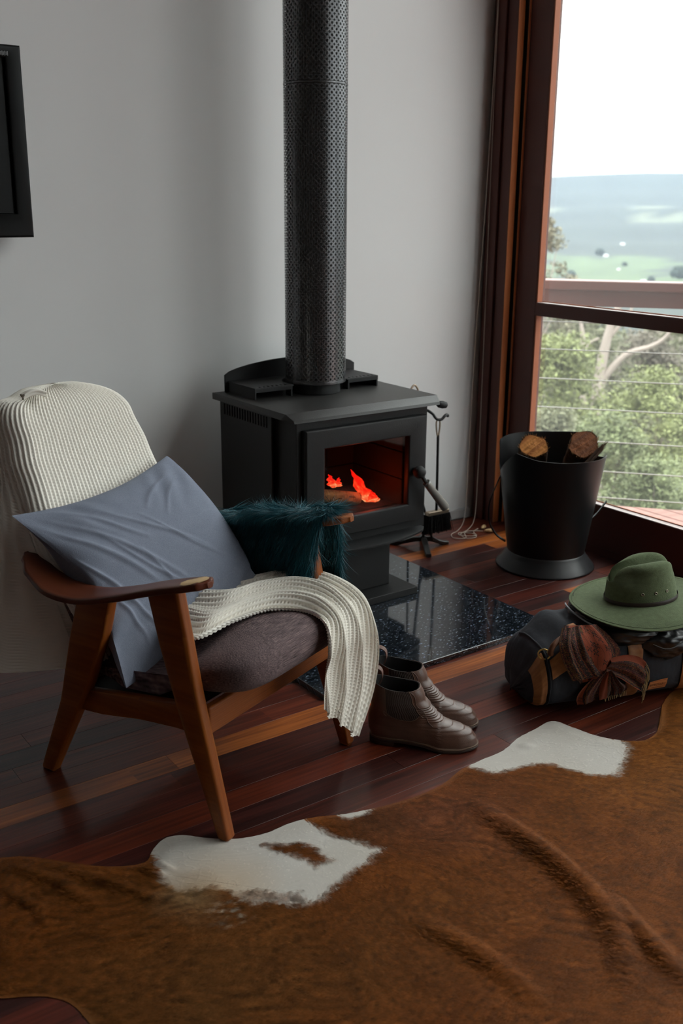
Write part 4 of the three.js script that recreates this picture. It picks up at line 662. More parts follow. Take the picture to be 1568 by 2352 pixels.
  part('seam', tube([[0.05, 0.205, 0.190], [0.09, 0.190, 0.198], [0.13, 0.195, 0.196], [0.18, 0.215, 0.178]], 0.0018, 30, 6), mJ, jk);
  part('collar', sheet(40, 12, (u, v) => { const a = lerp(3.5, 5.4, u), r = 0.205 + 0.012 * Math.sin(v * 3.14); return [0.085 + r * Math.cos(a) * (1 - 0.05 * v), 0.225 + 0.05 * v + 0.008 * Math.sin(u * 9), 0.04 + 0.20 * Math.sin(a)]; }), mJ, jk);
  part('collar_edge', tube([[-0.118, 0.262, -0.045], [-0.132, 0.268, -0.012], [-0.130, 0.262, 0.03], [-0.112, 0.250, 0.075], [-0.085, 0.238, 0.112]], 0.0030, 50, 8), std({ color: new THREE.Color().setRGB(0.30, 0.31, 0.34), roughness: 0.35 }), jk, null, null, { label: 'light grey edge of the jacket collar' });
  // ---- paisley scarf
  const sc = document.createElement('canvas'); sc.width = sc.height = 1024; const k = sc.getContext('2d'); k.fillStyle = '#b4552f'; k.fillRect(0, 0, 1024, 1024);
  for (let i = 0; i < 14000; i++) { k.fillStyle = `rgba(${rnd() < 0.5 ? 60 : 220},${rnd() < 0.5 ? 30 : 120},40,0.12)`; k.fillRect(rnd() * 1024, rnd() * 1024, 3, 2); }
  const dia = (x, y, s, col) => { k.fillStyle = col; k.beginPath(); k.moveTo(x, y - s); k.lineTo(x + s * 0.7, y); k.lineTo(x, y + s); k.lineTo(x - s * 0.7, y); k.fill(); };
  const pais = (x, y, s, r) => { k.save(); k.translate(x, y); k.rotate(r); k.strokeStyle = '#2a120c'; k.fillStyle = '#8c6a2c'; k.lineWidth = 4; k.beginPath(); k.moveTo(0, -s); k.bezierCurveTo(s * 0.9, -s * 0.6, s, s * 0.7, 0, s); k.bezierCurveTo(-s, s * 0.9, -s * 0.9, -s * 0.2, 0, -s); k.fill(); k.stroke(); dia(0, s * 0.3, s * 0.35, '#c8402a'); k.restore(); };
  for (let i = 0; i < 90; i++) { const x = 95 + rnd() * 415, y = rnd() * 1024; if (i % 6) { dia(x, y, 12, '#1d0d0a'); dia(x, y, 5, '#d08040'); for (const [dx, dy] of [[-19, -5], [19, 5], [-14, 14], [14, -14]]) { k.fillStyle = '#22100c'; k.beginPath(); k.ellipse(x + dx, y + dy, 9, 3.5, dx * dy > 0 ? 0.6 : -0.6, 0, 7); k.fill(); } } else pais(x, y, 26, rnd() * 6); }
  k.strokeStyle = '#2a130d'; k.lineWidth = 2; for (let i = 0; i < 7; i++) { k.beginPath(); for (let y = 0; y <= 1024; y += 8) k.lineTo(115 + i * 60 + 14 * Math.sin(y * 0.04 + i), y); k.stroke(); }
  for (const [x0, w] of [[0, 84], [520, 190], [800, 224]]) { k.fillStyle = '#240c0a'; k.fillRect(x0, 0, w, 1024); for (let q = x0 + 4; q < x0 + w - 4; q += 14) { k.fillStyle = ['#541816', '#8a5f28', '#2a100e', '#6a2228', '#a4522e'][Math.floor(rnd() * 5)]; k.fillRect(q, 0, rr(3, 6), 1024); for (let y = rr(0, 6); y < 1024; y += rr(7, 13)) { k.fillStyle = ['#b08a48', '#8e3434', '#c06a3a', '#1c0a08'][Math.floor(rnd() * 4)]; k.beginPath(); k.ellipse(q + 9, y, rr(2, 4), rr(2, 4.5), rr(0, 3), 0, 7); k.fill(); } } }
  const st = new THREE.CanvasTexture(sc); st.colorSpace = THREE.SRGBColorSpace; st.wrapS = st.wrapT = THREE.RepeatWrapping;
  const mS = phy({ map: st, color: 0xc4bab6, roughness: 0.85, sheen: 0.2, sheenColor: new THREE.Color(0.6, 0.4, 0.3), bumpMap: tweedB, bumpScale: 0.0006 });
  const scf = thing('scarf', 'orange and burgundy paisley scarf hanging down the front of the duffel bag', 'scarf', BP, BT);
  const cloth = (pts, pleats, amp, uvr, sd) => { const L = curve(pts.map((p) => p[0])), R = curve(pts.map((p) => p[1])); return sheet(60, 60, (u, v) => { const a = L.getPoint(v), b = R.getPoint(v), f = amp * (Math.sin(u * pleats * 6.2832 + sd + v * 2) + 0.5 * Math.sin(u * pleats * 14 + 3 * v)) + 0.002 * noise(u * 7, v * 6, sd); return [lerp(a.x, b.x, u), lerp(a.y, b.y, u) + f * 0.3, lerp(a.z, b.z, u) + f + 0.006 * Math.sin(u * Math.PI)]; }, (u, v) => [lerp(uvr[0], uvr[1], u), lerp(uvr[2], uvr[3], v)]); };
  part('upper_fold', cloth([[[-0.205, 0.262, 0.110], [-0.106, 0.261, 0.125]], [[-0.225, 0.228, 0.150], [-0.068, 0.224, 0.165]], [[-0.216, 0.178, 0.165], [-0.050, 0.188, 0.180]], [[-0.190, 0.128, 0.172], [-0.066, 0.150, 0.187]], [[-0.172, 0.098, 0.176], [-0.090, 0.138, 0.192]]], 1.3, 0.004, [0, 0.62, 0, 0.35], 1), mS, scf);
  part('dark_fold', cloth([[[-0.212, 0.258, 0.118], [-0.165, 0.262, 0.126]], [[-0.238, 0.222, 0.155], [-0.172, 0.230, 0.170]], [[-0.228, 0.170, 0.170], [-0.150, 0.180, 0.184]], [[-0.196, 0.110, 0.174], [-0.115, 0.130, 0.194]]], 1.5, 0.003, [0.78, 1.0, 0, 0.4], 4), mS, scf);
  part('right_end', cloth([[[-0.104, 0.138, 0.194], [-0.085, 0.176, 0.188]], [[-0.053, 0.110, 0.190], [-0.031, 0.180, 0.187]], [[0.004, 0.070, 0.184], [0.016, 0.165, 0.182]], [[0.034, 0.050, 0.178], [0.041, 0.144, 0.178]]], 1.3, 0.004, [0.5, 0.75, 0.2, 0.6], 2), mS, scf);
  part('lower_fan', cloth([[[-0.113, 0.143, 0.196], [-0.087, 0.141, 0.197]], [[-0.158, 0.104, 0.190], [-0.047, 0.098, 0.194]], [[-0.180, 0.060, 0.181], [-0.017, 0.075, 0.186]], [[-0.172, 0.028, 0.173], [-0.016, 0.060, 0.180]]], 3, 0.006, [0.45, 1.05, 0.3, 0.75], 3), mS, scf);
  const fr = []; for (let i = 0; i < 16; i++) { const t = i / 15; fr.push(tube([[lerp(0.034, 0.041, t), lerp(0.052, 0.140, t), 0.178], [lerp(0.040, 0.050, t) + rr(-0.004, 0.004), lerp(0.034, 0.118, t), 0.180], [lerp(0.038, 0.050, t) + rr(-0.008, 0.008), lerp(0.010, 0.085, t), 0.178]], 0.0012, 12, 5)); }
  for (let i = 0; i < 14; i++) { const t = i / 13; fr.push(tube([[lerp(-0.09, -0.02, t), lerp(0.046, 0.060, t), 0.180], [lerp(-0.09, -0.02, t) + rr(-0.004, 0.004), lerp(0.034, 0.046, t), 0.182]], 0.0011, 6, 5)); }
  part('fringe', merge(fr), std({ color: new THREE.Color().setRGB(0.30, 0.20, 0.09), roughness: 0.9 }), scf, null, null, { label: 'pale knotted fringe' });
  // ---- felt hat
  const feltT = tex(512, 512, (x, y) => { const q = 0.5 + 0.5 * fbm(x * 22, y * 22, 3, 4) + 0.2 * noise(x * 150, y * 150); return [lerp(0.30, 0.43, q), lerp(0.345, 0.475, q), lerp(0.24, 0.345, q)]; }, true, 0.3, 0.3);
  const feltB = tex(512, 512, (x, y) => 0.5 + 0.5 * noise(x * 170, y * 170) + 0.3 * noise(x * 60, y * 60), false, 0.2, 0.2);
  const mF = phy({ map: feltT, bumpMap: feltB, bumpScale: 0.0008, roughness: 0.95, sheen: 0.2, sheenColor: new THREE.Color(0.45, 0.5, 0.38), sheenRoughness: 0.5 });
  const hat = thing('fedora_hat', 'olive green felt hat with a thin leather band resting on the duffel bag', 'hat', [BP[0] + 0.088 * Math.cos(BT) + 0.045 * Math.sin(BT), 0.290, BP[2] - 0.088 * Math.sin(BT) + 0.045 * Math.cos(BT)], -0.62);
  hat.quaternion.setFromAxisAngle(V(0.78, 0, -0.62).normalize(), -0.10).multiply(new THREE.Quaternion().setFromAxisAngle(V(0, 1, 0), -0.62));
  // local x along the head (front at -x), y up
  const oval = (a, r) => [r * 1.14 * Math.cos(a), r * 0.96 * Math.sin(a)];
  const crown = (u, v) => { const a = u * 6.2832, R = 0.095, s = v < 0.72 ? v / 0.72 : 1, q = v < 0.72 ? 0 : (v - 0.72) / 0.28, r = (v < 0.72 ? lerp(1, 0.86, Math.pow(s, 1.4)) : 0.86 * Math.sqrt(Math.max(0, 1 - Math.pow(q, 2.2)))) * R, [x, z] = oval(a, r);
    let y = v < 0.72 ? 0.006 + 0.098 * s : 0.104 + 0.026 * Math.sin(q * Math.PI / 2);
    const w = sstep(y, 0.055, 0.12), dent = 0.040 * Math.exp(-((z / 0.026) ** 2)) * sstep(y, 0.07, 0.112) * (0.75 + 0.5 * sstep(-x, -0.02, 0.07));
    const pinch = 0.020 * w * Math.exp(-(((x + 0.055) / 0.038) ** 2)) * Math.sign(z) * sstep(Math.abs(z), 0.02, 0.05);
    y += 0.012 * w * (x / 0.09); return [x, y - dent, z - pinch]; };
  part('crown', sheet(120, 90, crown, (u, v) => [u * 0.6, v * 0.2], true), mF, hat);
  const brimY = (a, t) => 0.006 - 0.004 * t + t * t * (-0.030 * Math.pow(Math.max(0, Math.sin(a + 0.15)), 1.5) + 0.010 * Math.pow(Math.max(0, -Math.sin(a)), 2) + 0.006 * Math.pow(Math.cos(a), 2));
  const brim = (o) => sheet(140, 24, (u, v) => { const a = u * 6.2832, r = lerp(0.095, 0.198, v), [x, z] = oval(a, r); return [x * (r > 0.1 ? 1 - 0.05 * v : 1), brimY(a, v) + o, z * (1 + 0.02 * v)]; }, (u, v) => [u * 0.9, v * 0.1], true);
  const edge = sheet(140, 8, (u, v) => { const a = u * 6.2832, [x, z] = oval(a, 0.198), b = v * Math.PI; return [x * 0.95 * (1 + 0.008 * Math.sin(b)), brimY(a, 1) + 0.0018 * Math.cos(b), z * 1.02 * (1 + 0.008 * Math.sin(b))]; }, (u, v) => [u * 0.9, v * 0.01], true);
  part('brim', merge([brim(0.0018), brim(-0.0018), edge]), mF, hat);
  part('brim_stitching', new THREE.TubeGeometry(new THREE.CatmullRomCurve3(Array.from({ length: 80 }, (_, i) => { const a = (i / 80) * 6.2832, [x, z] = oval(a, 0.191); return V(x * 0.952, brimY(a, 0.93) + 0.0018, z * 1.019); }), true), 300, 0.0009, 5, true), mF, hat);
  part('hat_band', sheet(120, 6, (u, v) => { const a = u * 6.2832, [x, z] = oval(a, 0.0965 + 0.001 * Math.sin(v * 3.14)); return [x, lerp(0.008, 0.021, v), z]; }, undefined, true), phy({ color: new THREE.Color().setRGB(0.035, 0.022, 0.020), roughness: 0.4 }), hat, null, null, { label: 'thin dark brown leather hat band' });
  for (const a of [0.98, 1.36, 1.74]) { const p = crown(a / 6.2832, 0.30), e = part('eyelet', new THREE.TorusGeometry(0.0036, 0.0011, 8, 20), std({ color: 0xb8ad98, metalness: 0.9, roughness: 0.35 }), hat, [p[0] * 1.01, p[1], p[2] * 1.012], [-0.12, Math.PI / 2 - a, 0]); part('eyelet_hole', new THREE.CircleGeometry(0.0030, 16), mIronDk, e); }
}
// ---------- cowhide rug ----------
{
  const OUT = [[0.557, -2.105], [0.607, -2.076], [0.659, -2.021], [0.717, -1.958], [0.773, -1.916], [0.824, -1.9], [0.859, -1.934], [0.9, -1.958], [0.937, -1.947], [0.986, -1.898], [1.04, -1.858], [1.106, -1.838], [1.175, -1.84], [1.237, -1.828], [1.307, -1.796], [1.396, -1.771], [1.497, -1.757], [1.594, -1.76], [1.686, -1.787], [1.77, -1.792], [1.846, -1.795], [1.931, -1.821], [2.006, -1.83], [2.086, -1.834], [2.104, -1.775], [2.123, -1.703], [2.163, -1.642], [2.215, -1.608], [2.281, -1.618], [2.346, -1.65], [2.44, -1.72], [2.60, -1.76], [2.74, -1.66], [2.80, -1.36], [2.74, -0.95], [2.60, -0.45], [2.20, -0.08], [1.70, -0.18], [1.20, -0.12], [0.92, -0.40], [0.74, -0.90], [0.56, -1.30], [0.531, -1.51], [0.521, -1.578], [0.503, -1.611], [0.458, -1.648], [0.416, -1.672], [0.33, -1.76], [0.30, -1.90], [0.37, -2.06], [0.47, -2.135]];
  const WA = [[0.861, -1.95], [0.902, -1.98], [0.94, -1.97], [0.988, -1.92], [1.042, -1.88], [1.11, -1.86], [1.178, -1.86], [1.219, -1.845], [1.222, -1.772], [1.233, -1.72], [1.262, -1.673], [1.295, -1.629], [1.243, -1.605], [1.174, -1.595], [1.113, -1.568], [1.058, -1.562], [0.989, -1.593], [0.936, -1.651], [0.895, -1.731], [0.855, -1.737], [0.83, -1.75], [0.815, -1.81], [0.835, -1.872]];
  const WB = [[1.704, -1.795], [1.773, -1.81], [1.85, -1.81], [1.937, -1.84], [2.012, -1.85], [2.094, -1.85], [2.11, -1.78], [2.129, -1.708], [2.165, -1.644], [2.153, -1.611], [2.067, -1.562], [1.986, -1.517], [1.935, -1.568], [1.906, -1.634], [1.873, -1.681], [1.799, -1.705], [1.722, -1.732]];
  const WC = [[1.287, -1.80], [1.309, -1.81], [1.373, -1.78], [1.344, -1.772], [1.306, -1.775]];
  const S1 = [[1.118, -1.77], [1.152, -1.756], [1.17, -1.702], [1.17, -1.662], [1.134, -1.667], [1.124, -1.714], [1.08, -1.776], [1.074, -1.796]], S2 = [[0.934, -1.685], [0.985, -1.658], [1.041, -1.606], [1.035, -1.579], [0.979, -1.614], [0.939, -1.656]];
  const sd = (P, x, z) => { let d = 1e9, inn = false; for (let i = 0, j = P.length - 1; i < P.length; j = i++) { const [ax, az] = P[i], [bx2, bz] = P[j], ex = bx2 - ax, ez = bz - az, t = clamp(((x - ax) * ex + (z - az) * ez) / (ex * ex + ez * ez), 0, 1); d = Math.min(d, Math.hypot(x - ax - ex * t, z - az - ez * t)); if ((az > z) !== (bz > z) && x < ((bx2 - ax) * (z - az)) / (bz - az) + ax) inn = !inn; } return inn ? -d : d; };
  const flow = (x, z) => 0.55 + 1.1 * noise(x * 0.9, z * 0.9, 2) + 0.55 * noise(x * 3.1, z * 3.1, 5) + 0.5 * sstep(x, 1.0, 0.5); // direction of the hair, radians from +x towards +z
  const white = (x, z) => { // 1 white, 0 brown
    const f = flow(x, z), st = noise((x * Math.cos(f) + z * Math.sin(f)) * 40, (-x * Math.sin(f) + z * Math.cos(f)) * 170, 4), w = 0.016 * fbm(x * 14, z * 14, 1, 3) + 0.009 * st;
    const box = (P) => { let a = 9, b = -9, c = 9, d = -9; for (const q of P) { a = Math.min(a, q[0]); b = Math.max(b, q[0]); c = Math.min(c, q[1]); d = Math.max(d, q[1]); } return x > a - 0.06 && x < b + 0.06 && z > c - 0.06 && z < d + 0.06; };
    let k = 0; for (const P of [WA, WB, WC]) if (box(P)) k = Math.max(k, 1 - sstep(sd(P, x, z) + w * 1.6, -0.007, 0.007));
    for (const P of [S1, S2]) if (k > 0 && box(P)) { const q = P === S2 ? 0.55 : 1; k = Math.min(k, 1 - q * (1 - sstep(sd(P, x, z) + w * 1.8, -0.008, 0.008))); }
    return k;
  };
  const hideColor = (x, z, k = white(x, z)) => {
    const n = fbm(x * 2.6, z * 2.6, 7, 3), m = fbm(x * 9, z * 9, 9, 3);
    const red = clamp(0.8 - Math.hypot(x - 1.5, (z + 1.68) * 1.4) * 2.6 + n * 0.7, 0, 1), gold = clamp(0.75 - Math.hypot(x - 2.3, z + 1.45) * 1.2 + n * 0.5, 0, 1), dark = clamp(0.9 - Math.hypot(x - 0.72, z + 1.5) * 1.5 + n * 1.1, 0, 1), dk2 = Math.max(0, 0.65 - Math.hypot(x - 1.33, (z + 1.72) * 1.2) * 5);
    const c = [0.33, 0.105, 0.020], mixTo = (t, q) => { for (let i = 0; i < 3; i++) c[i] = lerp(c[i], t[i], q); };
    mixTo([0.30, 0.105, 0.050], red); mixTo([0.42, 0.17, 0.036], gold * 0.8); mixTo([0.205, 0.092, 0.026], dark * 0.8); mixTo([0.10, 0.042, 0.018], dk2);
    for (let i = 0; i < 3; i++) c[i] *= (0.72 - 0.04 * i) * (1 + 0.55 * m + 0.25 * n);
    const dirty = clamp(0.5 + fbm(x * 6, z * 6, 11, 3), 0, 1), tan = clamp(1 - Math.hypot((x - 0.90), (z + 1.72)) * 6, 0, 1);
    const wt = [lerp(0.76, 0.68, dirty), lerp(0.72, 0.63, dirty) - 0.12 * tan, lerp(0.67, 0.56, dirty) - 0.22 * tan];
    const soft = clamp(1 - Math.hypot((x - 0.845) * 1.2, z + 1.735) * 9 + 0.5 * fbm(x * 16, z * 16, 13, 3), 0, 1), tn = [0.36, 0.215, 0.10];
    const streak = sstep(noise(x * 42, z * 130, 21), 0.15, 0.5) * clamp(1 - Math.hypot(x - 0.885, z + 1.635) * 16, 0, 1);
    return c.map((v, i) => lerp(lerp(lerp(v, wt[i], k), tn[i], soft * 0.8), 0.6, streak * (i === 2 ? 0.75 : i ? 0.9 : 1)));
  };
  const toS = (v) => (v <= 0.0031308 ? v * 12.92 : 1.055 * Math.pow(v, 1 / 2.4) - 0.055);
  const X0 = 0.25, Z0 = -2.2, XW = 2.6, ZW = 2.2, TN = 1536;
  const ht = tex(TN, TN, (u, v) => { const x = X0 + u * XW, z = Z0 + v * ZW, f = flow(x, z), c = hideColor(x, z), kw = c[2] > 0.2 ? 0.25 : 1, st = noise((x * Math.cos(f) + z * Math.sin(f)) * 55, (-x * Math.sin(f) + z * Math.cos(f)) * 330, 6), q = 1 + 0.30 * st * kw; return c.map((t) => toS(clamp(t * q, 0, 1))); });
  const hb = tex(1024, 1024, (u, v) => { const x = X0 + u * XW, z = Z0 + v * ZW, f = flow(x, z); const k = white(x, z); return 0.5 + (0.4 - 0.33 * k) * noise((x * Math.cos(f) + z * Math.sin(f)) * 50, (-x * Math.sin(f) + z * Math.cos(f)) * 260, 6) + 0.35 * k * Math.pow(Math.max(0, 1 - Math.abs(noise(x * 34, z * 34, 9)) * 9), 2) * (noise(x * 11, z * 11, 2) > 0 ? 1 : 0); }, false);
  const ridgeLines = [[[[1.60, -1.62], [1.591, -1.569], [1.587, -1.462], [1.578, -1.356], [1.558, -1.247], [1.516, -1.138], [1.473, -1.074], [1.424, -1.033], [1.372, -1.0]], 0.030, 0.030], [[[1.585, -1.20], [1.56, -1.141], [1.538, -1.067], [1.523, -1.001], [1.50, -0.90]], 0.024, 0.025], [[[1.20, -1.38], [1.21, -1.337], [1.226, -1.262], [1.235, -1.195], [1.235, -1.123], [1.238, -1.05]], 0.018, 0.026], [[[0.80, -1.90], [0.812, -1.86], [0.838, -1.815]], 0.012, 0.010], [[[0.835, -1.90], [0.845, -1.86], [0.86, -1.825]], 0.012, 0.010], [[[1.90, -1.80], [1.925, -1.75]], 0.006, 0.012], [[[0.62, -2.05], [0.69, -1.93], [0.76, -1.80], [0.84, -1.70]], 0.010, 0.014], [[[0.575, -2.05], [0.63, -1.93], [0.67, -1.80]], 0.012, 0.016], [[[0.52, -1.99], [0.56, -1.88], [0.555, -1.78]], 0.010, 0.014], [[[0.57, -1.76], [0.66, -1.735], [0.74, -1.745]], 0.005, 0.010], [[[0.60, -1.71], [0.70, -1.68], [0.78, -1.69]], 0.005, 0.010], [[[0.74, -1.62], [0.80, -1.66], [0.84, -1.70]], 0.005, 0.012], [[[0.46, -1.86], [0.47, -1.80], [0.455, -1.74]], 0.005, 0.012]];
  const segBox = (P) => P.reduce((m, q) => [Math.min(m[0], q[0]), Math.max(m[1], q[0]), Math.min(m[2], q[1]), Math.max(m[3], q[1])], [9, -9, 9, -9]);
  const ridges = ridgeLines.map((r) => [...r, segBox(r[0])]);
  const segD = (P, x, z) => { let d = 1e9, sg = 1, tt = 0; for (let i = 1; i < P.length; i++) { const [ax, az] = P[i - 1], [b1, b2] = P[i], ex = b1 - ax, ez = b2 - az, t = clamp(((x - ax) * ex + (z - az) * ez) / (ex * ex + ez * ez), 0, 1), q = Math.hypot(x - ax - ex * t, z - az - ez * t); if (q < d) { d = q; sg = ex * (z - az) - ez * (x - ax) > 0 ? 1 : -1; tt = (i - 1 + t) / (P.length - 1); } } return [d, sg, tt]; };
  const hgt = (x, z, edge) => { let h = 0.0045 + 0.0022 * fbm(x * 4, z * 4, 3, 3); for (const [P, a, w, B] of ridges) { if (x < B[0] - 0.08 || x > B[1] + 0.08 || z < B[2] - 0.08 || z > B[3] + 0.08) continue; const [d, s, t] = segD(P, x, z), k = Math.sin(Math.PI * clamp(t * 0.9 + 0.08, 0.03, 0.97)); h += a * k * Math.exp(-((d / (s > 0 ? w : w * 0.75)) ** 2)); } return Math.max(0.0025, h) * sstep(edge, -0.002, 0.05) + 0.001; };
  const CX = 1.5, CZ = -1.1, outC = new THREE.CatmullRomCurve3(OUT.map((p) => V(p[0], 0, p[1])), true, 'centripetal'), NS = 760, NR = 190;
  const rimP = outC.getSpacedPoints(NS).map((p) => [p.x + 0.0015 * noise(p.x * 90, p.z * 90), p.z + 0.0015 * noise(p.z * 90, p.x * 90, 4)]);
  const hideAt = (u, v) => { const q = rimP[Math.round(u * NS) % NS], t = Math.pow(v, 0.75), x = lerp(CX, q[0], t), z = lerp(CZ, q[1], t), e = v > 0.45 ? Math.max(0, -sd(OUT, x, z)) : 0.3; return [x, hgt(x, z, e), z]; };
  const g = sheet(NS, NR, (u, v) => (v === 0 ? [CX, hgt(CX, CZ, 1), CZ] : hideAt(u, v)), undefined, false);
  { const p = g.attributes.position, t = g.attributes.uv; for (let i = 0; i < p.count; i++) t.setXY(i, (p.getX(i) - X0) / XW, (p.getZ(i) - Z0) / ZW); }
  const rug = thing('cowhide_rug', 'brown and white cowhide rug lying on the dark floorboards in the foreground', 'rug', [CX, 0.0006, CZ]);
  part('hide', g.translate(-CX, 0, -CZ), phy({ map: ht, color: 0xdedede, roughness: 0.75, bumpMap: hb, bumpScale: 0.0012, specularIntensity: 0.3 }), rug);
  // short hair lying with the grain
  const mH = phy({ color: 0xffffff, roughness: 0.55, specularIntensity: 0.28 });
  const tuft = () => { const p = [], n = []; for (let i = 0; i < 9; i++) { const ox = rr(-0.28, 0.28), oz = rr(-0.28, 0.28), a = rr(-0.32, 0.32), L = rr(0.6, 1.1), w = rr(0.016, 0.034), lift = rr(0.10, 0.26); const pt = (t, s) => { const r = L * t; return [ox + r * Math.cos(a) - s * w * (1 - t) * Math.sin(a), lift * Math.sin(t * 2.0) * L * 0.8, oz + r * Math.sin(a) + s * w * (1 - t) * Math.cos(a)]; }; const q = [pt(0, -1), pt(0, 1), pt(0.5, -1), pt(0.5, 1), pt(1, 0)]; for (const [k, l, m] of [[0, 1, 3], [0, 3, 2], [2, 3, 4]]) for (const e of [q[k], q[m], q[l]]) { p.push(...e); n.push(0, 1, 0); } } const b = new THREE.BufferGeometry(); b.setAttribute('position', new THREE.Float32BufferAttribute(p, 3)); b.computeVertexNormals(); return b; };
  const N = 60000;
  for (let v = 0; v < 3; v++) {
    const im = new THREE.InstancedMesh(tuft(), mH, N); im.name = 'hair' + (v ? '_00' + v : ''); im.userData.kind = 'stuff'; sh(im); let c = 0; const M4 = new THREE.Matrix4(), E = new THREE.Euler(), Q = new THREE.Quaternion();
    for (let tries = 0; c < N && tries < N * 6; tries++) {
      const z = -2.14 + Math.pow(rnd(), 0.86) * 1.50, x = rr(0.30, 2.75); if (x > 1.98 - 1.34 * (z + 0.887)) continue;
      const e = -sd(OUT, x, z); if (e < 0.002) continue;
      const k = white(x, z); if (k > 0.92 && rnd() < 0.88) continue;
      const f0 = flow(x, z), f = f0 + rr(-0.25, 0.25) + 0.35 * noise(x * 22, z * 22, 3), L = (k > 0.9 ? rr(0.004, 0.008) : k > 0.5 ? rr(0.009, 0.015) : rr(0.010, 0.019)) * sstep(e, -0.004, 0.02), col = hideColor(x, z, k), st = noise((x * Math.cos(f0) + z * Math.sin(f0)) * 22, (-x * Math.sin(f0) + z * Math.cos(f0)) * 95, 8), q = rr(0.7, 1.3) * (k > 0.6 ? 1 : clamp(1 + 0.85 * st, 0.35, 1.8));
      E.set(rr(-0.1, 0.1), -f, rr(-0.02, 0.08)); Q.setFromEuler(E); M4.compose(V(x - CX, hgt(x, z, e) - 0.0004, z - CZ), Q, V(L, L, L)); im.setMatrixAt(c, M4); im.setColorAt(c, new THREE.Color().setRGB(col[0] * q, col[1] * q, col[2] * q)); c++;
    }
    im.count = c; rug.add(im);
  }
}
